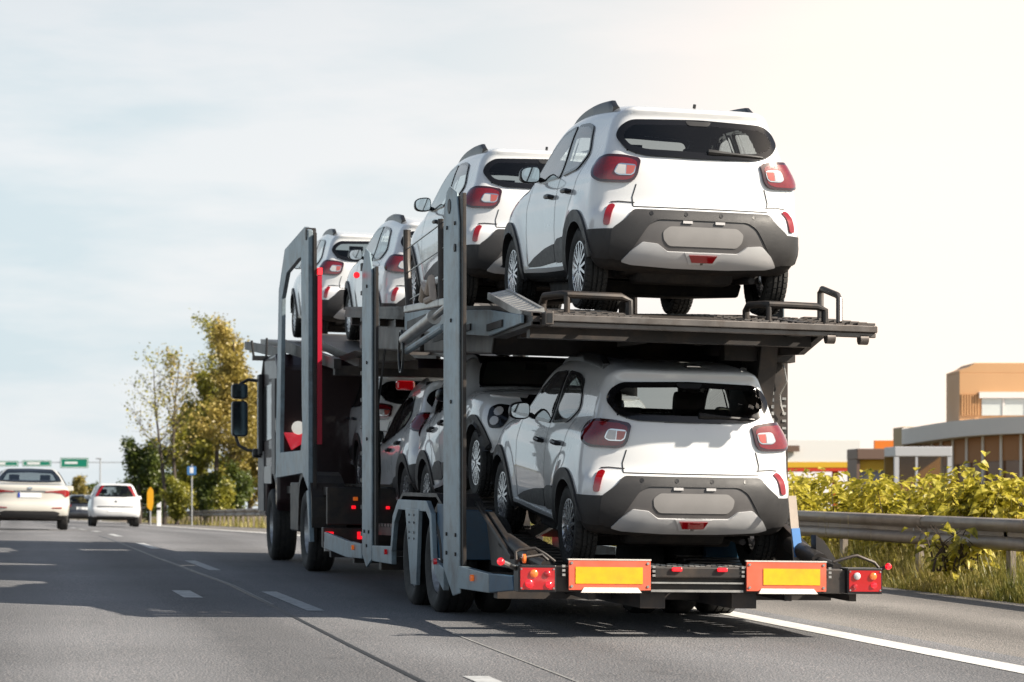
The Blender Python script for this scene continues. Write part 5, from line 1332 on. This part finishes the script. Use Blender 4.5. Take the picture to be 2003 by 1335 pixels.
m = MB(); m.tube([(0, .03, 0), (0, .03, 1.5)], .03, 8); m.build('pole', POLE, s2)
s3 = face_root('marker_post', 311, 90, 'short white marker post beside the yellow sign', 'post')
m = MB(); m.prism([(-.08, 0), (.08, 0), (.08, 1.0), (-.08, .9)], 'y', -.04, .04); m.build('post_body', SIGN_WHITE, s3)
m = MB(); m.box(-.082, .082, -.043, -.0405, .66, .78); m.build('post_band', BLACK, s3)
gt = face_root('sign_gantry', 60, 206, 'green overhead direction signs on a gantry across the far road', 'gantry')
def gx(px): return (px - 60) / F_PX * 206
def gzv(py): return HC + (HOR - py) / F_PX * 206 - gt.location.z
for (a, b, t, bo) in ((-30, 36, 902, 913), (44, 100, 901, 913), (118, 173, 896, 916)):
    m = MB(); m.box(gx(a), gx(b), -.06, 0, gzv(bo), gzv(t)); sb = m.build('sign_board', SIGN_GREEN, gt)
    m = MB(); x0_, x1_, z0_, z1_ = gx(a) + .06, gx(b) - .06, gzv(bo) + .06, gzv(t) - .06
    m.box(x0_, x1_, -.075, -.0605, z1_ - .05, z1_); m.box(x0_, x1_, -.075, -.0605, z0_, z0_ + .05); m.box(x0_, x0_ + .05, -.075, -.0605, z0_ + .051, z1_ - .051); m.box(x1_ - .05, x1_, -.075, -.0605, z0_ + .051, z1_ - .051); m.build('sign_border', SIGN_WHITE, sb)
    m = MB(); w_ = x1_ - x0_; m.box(x0_ + .15 * w_, x0_ + .62 * w_, -.072, -.0605, (z0_ + z1_) / 2 - .10, (z0_ + z1_) / 2 + .12); m.build('sign_panel', SIGN_WHITE, sb)
m = MB(); m.box(gx(-200), gx(262), .1, .2, gzv(905) - .04, gzv(905) + .04); m.build('gantry_beam', POLE, gt)
for px_ in (-200, 262):
    m = MB(); x = gx(px_); m.box(x - .12, x + .12, .1, .34, -.5, gzv(905)); m.build('gantry_post', POLE, gt)
lp = face_root('street_lamp', 196, 180, 'slim grey lamp post between the green sign and the trees', 'lamp post')
m = MB(); m.tube([(0, 0, -.3), (0, 0, 5.2)], [.09, .05], 8); m.build('pole', POLE, lp); m = MB(); m.prism([(-.35, 5.2), (.1, 5.2), (.1, 5.3), (-.3, 5.32)], 'y', -.12, .12); m.build('lamp_head', POLE, lp)

# ------------------------------------------------------------------ traffic ahead
def far_car(name, label, spec, loc, paint, yaw=0.0):
    root = empty(name, loc, label, 'car', None, rot=(math.atan(-.0165) * .8, .018, yaw))
    S = Shape(spec['poly'], spec['wz'], [(spec['yr'], .31), (spec['yf'], .31)], bow_r=spec.get('bow', .15), bow_f=.3, k=.12, half=spec['hw'], arch=.355, xin=.5, mid=(1.6, 3.0))
    rw_ = spec['rw']
    sides = spec['side']
    def dark(C, N):
        d = (C[:, 2] < .34) & (N[:, 2] < -.2)
        for wy in (spec['yr'], spec['yf']): d |= (np.hypot(C[:, 1] - wy, C[:, 2] - .31) < .385) & (np.abs(C[:, 0]) < spec['hw'] - .03)
        return d
    V, paint_f, dk, allq = split_body(S, .03, [('rear', rw_), ('front', spec['ws'])] + [('side', p) for p in sides], dark)
    v, q = compact(V, paint_f); b = mesh_obj('body', v, q, paint, root, True); set_normals(b, S)
    v, q = compact(V, dk); mesh_obj('underbody', v, q, UNDER, root, True)
    v, q = compact(V - S.grad(V) * .04, allq[:, ::-1]); mesh_obj('interior_lining', v, q, INTERIOR, root, True)
    glass_obj(S, 'rear_window', 'rear', rw_, inset(rw_, .04), GLASS, root, off=.013)
    glass_obj(S, 'windscreen', 'front', spec['ws'], inset(spec['ws'], .04), GLASS_SIDE, root, off=.013)
    for mir in (False, True):
        for p in sides: glass_obj(S, 'side_window', 'left', p, inset(p, .03), GLASS_SIDE, root, off=.013, mirror=mir)
        panel_obj(S, 'tail_light', 'diag', spec['light'], RED_LENS, root, off=.016, mirror=mir)
        mh = MB(); mz, my = spec['mz'], spec['my']; x = -spec['hw'] - .06
        mh.prism(rounded([(x - .1, mz - .06), (x + .07, mz - .07), (x + .08, mz + .06), (x - .08, mz + .06)], .03), 'y', my, my + .12); mh.beam((x + .05, my + .06, mz - .04), (x + .16, my + .06, mz - .06), .05, .03)
        (mirror_mb(mh) if mir else mh).build('wing_mirror', spec.get('mirror', paint), root, bevel=.015)
    for nm, fr, ol, mt, of in spec['panels']: panel_obj(S, nm, fr, ol, mt, root, off=of, rnd=.02)
    for sx in (-.36, .36):
        st = MB(); y0_ = spec['yf'] - 1.35; st.prism(chaikin([(y0_, .5), (y0_ + .15, .5), (y0_ - .02, 1.1), (y0_ - .14, 1.1)], 1), 'x', sx - .24, sx + .24); st.prism(chaikin([(y0_ - .14, 1.14), (y0_ - .03, 1.14), (y0_ - .04, 1.3), (y0_ - .14, 1.3)], 1), 'x', sx - .12, sx + .12); st.build('front_seat', INTERIOR, root, bevel=.02)
    for s in (-1, 1):
        for wy in (spec['yr'], spec['yf']): wheel_parts(.31, .21, .20, None, root, (s * (spec['hw'] - .11), wy, .31), flip=(s > 0), tread=False)
    return root
def plate(z, w=.26, h=.055): return [(-w, z - h), (w, z - h), (w, z + h), (-w, z + h)]
BLUEBAND = principled('plate_blue', (.02, .06, .4), .4)
sedan = dict(hw=.89, yr=.95, yf=3.6, mz=1.0, my=2.95,
    poly=[(.2, .25), (.06, .32), (.0, .45), (.0, .58), (.06, .66), (.05, .85), (.02, 1.0), (.10, 1.04), (.55, 1.08), (.95, 1.25), (1.35, 1.41), (1.7, 1.455), (2.3, 1.45), (2.7, 1.36), (3.3, 1.03), (3.7, .96), (4.3, .85), (4.55, .65), (4.6, .45), (4.5, .25), (3.0, .2), (1.2, .2)],
    wz=[(.2, .80), (.35, .86), (.6, .89), (.85, .89), (1.0, .86), (1.08, .82), (1.2, .75), (1.35, .66), (1.5, .57)],
    rw=[(-.52, 1.405), (0, 1.425), (.52, 1.405), (.66, 1.24), (.72, 1.12), (.4, 1.10), (0, 1.095), (-.4, 1.10), (-.72, 1.12), (-.66, 1.24)],
    ws=[(-.7, 1.06), (0, 1.03), (.7, 1.06), (.55, 1.36), (0, 1.39), (-.55, 1.36)],
    side=[[(1.0, 1.06), (1.95, 1.03), (2.0, 1.38), (1.5, 1.37)], [(2.05, 1.03), (2.95, 1.02), (3.05, 1.06), (2.6, 1.33), (2.1, 1.38)]],
    light=[(-.30, .885), (-.45, .90), (-.66, .93), (-.74, .93), (-.86, .90), (-.84, .80), (-.74, .76), (-.66, .84), (-.45, .87), (-.30, .865)],
    panels=[('boot_trim', 'rear', [(-.36, .905), (.36, .905), (.36, .875), (-.36, .875)], CHROME, .014), ('number_plate', 'rear', plate(.80), SIGN_WHITE, .012), ('plate_band', 'rear', [(-.26, .745), (-.215, .745), (-.215, .855), (-.26, .855)], BLUEBAND, .015),
            ('lower_bumper', 'rear', [(-.68, .40), (-.55, .44), (.55, .44), (.68, .40), (.6, .30), (-.6, .30)], CLAD, .012), ('bumper_reflector', 'rear', [(.50, .52), (.72, .53), (.72, .50), (.50, .50)], RED_LENS, .012), ('bumper_reflector', 'rear', [(-.50, .52), (-.72, .53), (-.72, .50), (-.50, .50)], RED_LENS, .012), ('badge', 'rear', [(-.05, .93), (.05, .93), (.05, .985), (-.05, .985)], CHROME, .014)])
hatch = dict(hw=.83, yr=.70, yf=3.15, mz=1.02, my=2.45, mirror=SIGN_WHITE,
    poly=[(.2, .27), (.06, .34), (.0, .45), (.0, .60), (.06, .66), (.07, .90), (.10, 1.0), (.22, 1.25), (.33, 1.44), (.5, 1.49), (1.2, 1.50), (1.9, 1.46), (2.3, 1.35), (2.85, 1.02), (3.2, .96), (3.65, .80), (3.8, .6), (3.82, .4), (3.7, .26), (2.5, .22), (1.0, .22)],
    wz=[(.2, .74), (.35, .80), (.6, .83), (.85, .83), (1.0, .80), (1.15, .74), (1.3, .68), (1.45, .60), (1.55, .54)],
    rw=[(-.52, 1.40), (0, 1.415), (.52, 1.40), (.60, 1.22), (.62, 1.04), (.3, 1.02), (-.3, 1.02), (-.62, 1.04), (-.60, 1.22)],
    ws=[(-.64, 1.06), (0, 1.03), (.64, 1.06), (.5, 1.38), (0, 1.41), (-.5, 1.38)],
    side=[[(.75, 1.05), (1.4, 1.02), (1.42, 1.40), (.95, 1.38)], [(1.48, 1.02), (2.4, 1.02), (2.0, 1.32), (1.5, 1.40)]],
    light=[(-.50, 1.40), (-.56, 1.40), (-.66, 1.12), (-.66, 1.02), (-.585, 1.02), (-.56, 1.15)],
    panels=[('bumper_groove', 'rear', [(-.62, .70), (.62, .70), (.62, .665), (-.62, .665)], BLACK, .010), ('number_plate', 'rear', plate(.56), SIGN_WHITE, .012), ('lower_bumper', 'rear', [(-.64, .36), (.64, .36), (.6, .30), (-.6, .30)], CLAD, .012), ('badge', 'rear', [(-.03, .84), (.03, .84), (.03, .89), (-.03, .89)], BLACK, .014)])
darkc = dict(hatch); darkc['panels'] = [('number_plate', 'rear', plate(.78, .28, .07), SIGN_WHITE, .012), ('lower_bumper', 'rear', [(-.64, .42), (.64, .42), (.6, .30), (-.6, .30)], CLAD, .012)]; darkc['light'] = [(-.50, .98), (-.58, .99), (-.68, .96), (-.68, .84), (-.52, .86)]; darkc['mirror'] = BLACK
far_car('saloon_car', 'cream white saloon car in the left lane, cut by the photo edge', sedan, at(57, 49.0), principled('saloon_paint', (.52, .50, .45), .32, coat=1.0, noise=.02))
far_car('hatchback_car', 'white hatchback driving ahead beside the trees, red lights flanking its rear window', hatch, at(226, 73.0), principled('hatch_paint', (.60, .61, .62), .35, coat=.8, noise=.02))
far_car('hatchback_car', 'small dark car far ahead between the saloon and the white hatchback', darkc, at(160, 112.0), DARK_PAINT)

# ------------------------------------------------------------------ buildings behind the hedge
CLADDING = principled('building_panels', (.58, .33, .16), .55, noise=.06, nscale=.8); CONC = principled('canopy_concrete', (.72, .68, .65), .6, noise=.05, nscale=1.5)
BGLASS = principled('building_glass', (.20, .10, .05), .1, spec=.8); BRIGHTGLASS = principled('bright_window', (.55, .58, .56), .08, spec=1.0); FRAME_G = principled('porch_frame', (.52, .52, .54), .45, metal=.3)
D = 92.0
bd = empty('office_building', at(1990, D), 'orange-brown office block with a rounded canopy behind the hedge', 'building', rot=(0, 0, -PSI))
def bx(px, d=D): return (px - CX) / F_PX * d - (1990 - CX) / F_PX * D
def bz(py, d=D): return HC + (HOR - py) / F_PX * d - bd.location.z
# upper block with recessed windows
zt, zb, xl, xr = bz(708), bz(822), bx(1884), bx(2420)
m = MB(); m.box(xl, xr, .8, 3.6, zb - .75, zt - .45); m.prism([(xl, zt - .449), (xr, zt - .449), (xr, zt), (bx(1915), zt), (bx(1903), zt - .18), (xl, zt - .34)], 'y', .82, 3.6); m.build('upper_storey', CLADDING, bd, bevel=.02)
for k in range(5):
    a, b_ = bx(1928) + k * .99, bx(1928) + k * .99 + .88
    m = MB(); m.box(a, b_, .74, .795, bz(812), bz(779)); w = m.build('window_pane', BRIGHTGLASS, bd)
    m = MB(); m.box(b_ + .01, b_ + .09, .70, .798, bz(812), bz(779)); m.build('window_mullion', CONC, bd)
m = MB(); m.box(bx(1922), xr, .60, .79, bz(778), bz(766)); m.build('window_lintel', CONC, bd)
for k in range(7):
    a = bx(1888) + k * .115; m = MB(); m.box(a, a + .07, .72, .798, bz(812), bz(770)); m.build('facade_fin', principled('facade_fin', (.50, .27, .12), .5), bd)
# rounded canopy
cx_, cy_, R_ = 4.5, 4.5, 8.5
def disc(R, z0, z1, mat, name, n=80, a0=150, a1=300):
    V, Fq = [], []
    for k in range(n + 1):
        a = math.radians(a0 + (a1 - a0) * k / n)
        dz_ = -.35 * max(0.0, -math.cos(a)) ** 6 if name != 'curved_glazing' else 0
        for (rr, z) in ((R, z0 + dz_), (R, z1 + dz_), (R - 3.0, z1 + dz_), (R - 3.0, z0 + (dz_ if name == 'rounded_canopy' else 0))): V.append((cx_ + rr * math.cos(a), cy_ + rr * math.sin(a), z))
    for k in range(n):
        for q in range(4): Fq.append((4 * k + q, 4 * k + (q + 1) % 4, 4 * k + 4 + (q + 1) % 4, 4 * k + 4 + q))
    return mesh_obj(name, V, Fq, mat, bd, True, 40)
disc(R_, bz(850), bz(818), CONC, 'rounded_canopy'); disc(R_ - .9, bz(900), bz(851), principled('canopy_wall', (.36, .17, .07), .5, noise=.08, nscale=.6), 'curved_wall'); disc(R_ - 1.0, 0.2, bz(901), BGLASS, 'curved_glazing')
for k in range(12):
    a = math.radians(190 + k * 7); m = MB(); m.tube([(cx_ + (R_ - .85) * math.cos(a), cy_ + (R_ - .85) * math.sin(a), 0), (cx_ + (R_ - .85) * math.cos(a), cy_ + (R_ - .85) * math.sin(a), bz(851))], .06, 8); m.build('canopy_column', CONC, bd)
m = MB(); m.box(bx(1762, 100), bx(1800, 100), 7.5, 10, 0, bz(836, 100)); m.build('side_wing', principled('wing_wall', (.40, .28, .13), .6, noise=.1, nscale=1), bd)
# glazed porch and kiosk
pr = empty('glazed_porch', at(1806, 78), 'glazed entrance porch with a pale grey frame in front of the rounded building', 'porch', rot=(0, 0, -PSI))
sz = 78 / F_PX; H0 = HC + (HOR - 874) * sz - pr.location.z; W2 = 56 * sz
for (a, b_) in ((-W2, -W2 + .16), (W2 - .16, W2), (-.28, -.20)):
    m = MB(); m.box(a, b_, 0, .2, 0, H0 - .36); m.build('porch_post', FRAME_G, pr)
m = MB(); m.box(-W2, W2, -.02, 2.2, H0 - .355, H0); m.build('porch_roof', FRAME_G, pr, bevel=.02)
for (a, b_) in ((-W2 + .17, -.29), (-.19, W2 - .17)):
    m = MB(); m.box(a, b_, .08, .1, .1, H0 - .36); m.build('porch_pane', glass_mat('porch_glass', (.75, .62, .45), 1.5), pr)
m = MB(); m.box(-W2, W2, 2.1, 2.2, 0, H0 - .36); m.build('porch_back_wall', principled('porch_wall', (.30, .20, .07), .6, noise=.2, nscale=1.5), pr)
kr = empty('kiosk', at(1714, 84), 'low brown kiosk with a yellow band left of the porch', 'kiosk', rot=(0, 0, -PSI)); sz = 84 / F_PX; H0 = HC + (HOR - 878) * sz - kr.location.z; W2 = 38 * sz
KB = principled('kiosk_brown', (.16, .10, .075), .55); KY = principled('kiosk_yellow', (.70, .42, .03), .5)
m = MB(); m.box(-W2, W2, -.1, 2.5, H0 - .42, H0); m.build('kiosk_roof', KB, kr, bevel=.02); m = MB(); m.box(-W2, -W2 + .12, 0, 2.4, 0, H0 - .421); m.build('kiosk_wall', KB, kr); m = MB(); m.box(W2 - .12, W2, 0, 2.4, 0, H0 - .421); m.build('kiosk_wall', KB, kr)
m = MB(); m.box(-W2 + .12, W2 - .12, .3, .35, H0 - .85, H0 - .421); m.build('kiosk_sign_band', KY, kr); m = MB(); m.box(-W2 + .12, W2 - .12, .5, 2.4, 0, H0 - .851); m.build('kiosk_counter', principled('kiosk_inside', (.32, .34, .45), .4), kr)
m = MB(); m.box(.1, .85, 1.0, 1.2, H0, H0 + .34); m.build('kiosk_roof_sign', principled('kiosk_orange', (.75, .20, .02), .5), kr)
st = empty('filling_station_canopy', at(1610, 118), 'white filling station canopy with a yellow and red stripe, half hidden by the loaded car', 'canopy', rot=(0, 0, -PSI)); sz = 118 / F_PX
def fz(py): return HC + (HOR - py) * sz - st.location.z
a, b_ = -130 * sz, 72 * sz
m = MB(); m.box(a, b_, 0, 10, fz(904), fz(862)); m.build('canopy_fascia', principled('station_white', (.80, .79, .77), .5), st)
m = MB(); m.box(a, b_, -.04, 9.9, fz(915), fz(904) - .005); m.build('yellow_band', KY, st); m = MB(); m.box(a, b_, -.02, 9.8, fz(922), fz(915) - .005); m.build('red_band', principled('station_red', (.60, .05, .02), .45), st)
for x in (a + 1, b_ - 1.2):
    m = MB(); m.box(x, x + .3, 2, 2.3, 0, fz(922) - .005); m.build('canopy_column', principled('station_red', (.6, .05, .02), .45), st)
m = MB(); m.box(-72 * sz, -48 * sz, -.4, -.1, fz(884), fz(872)); m.build('station_sign', KB, st)
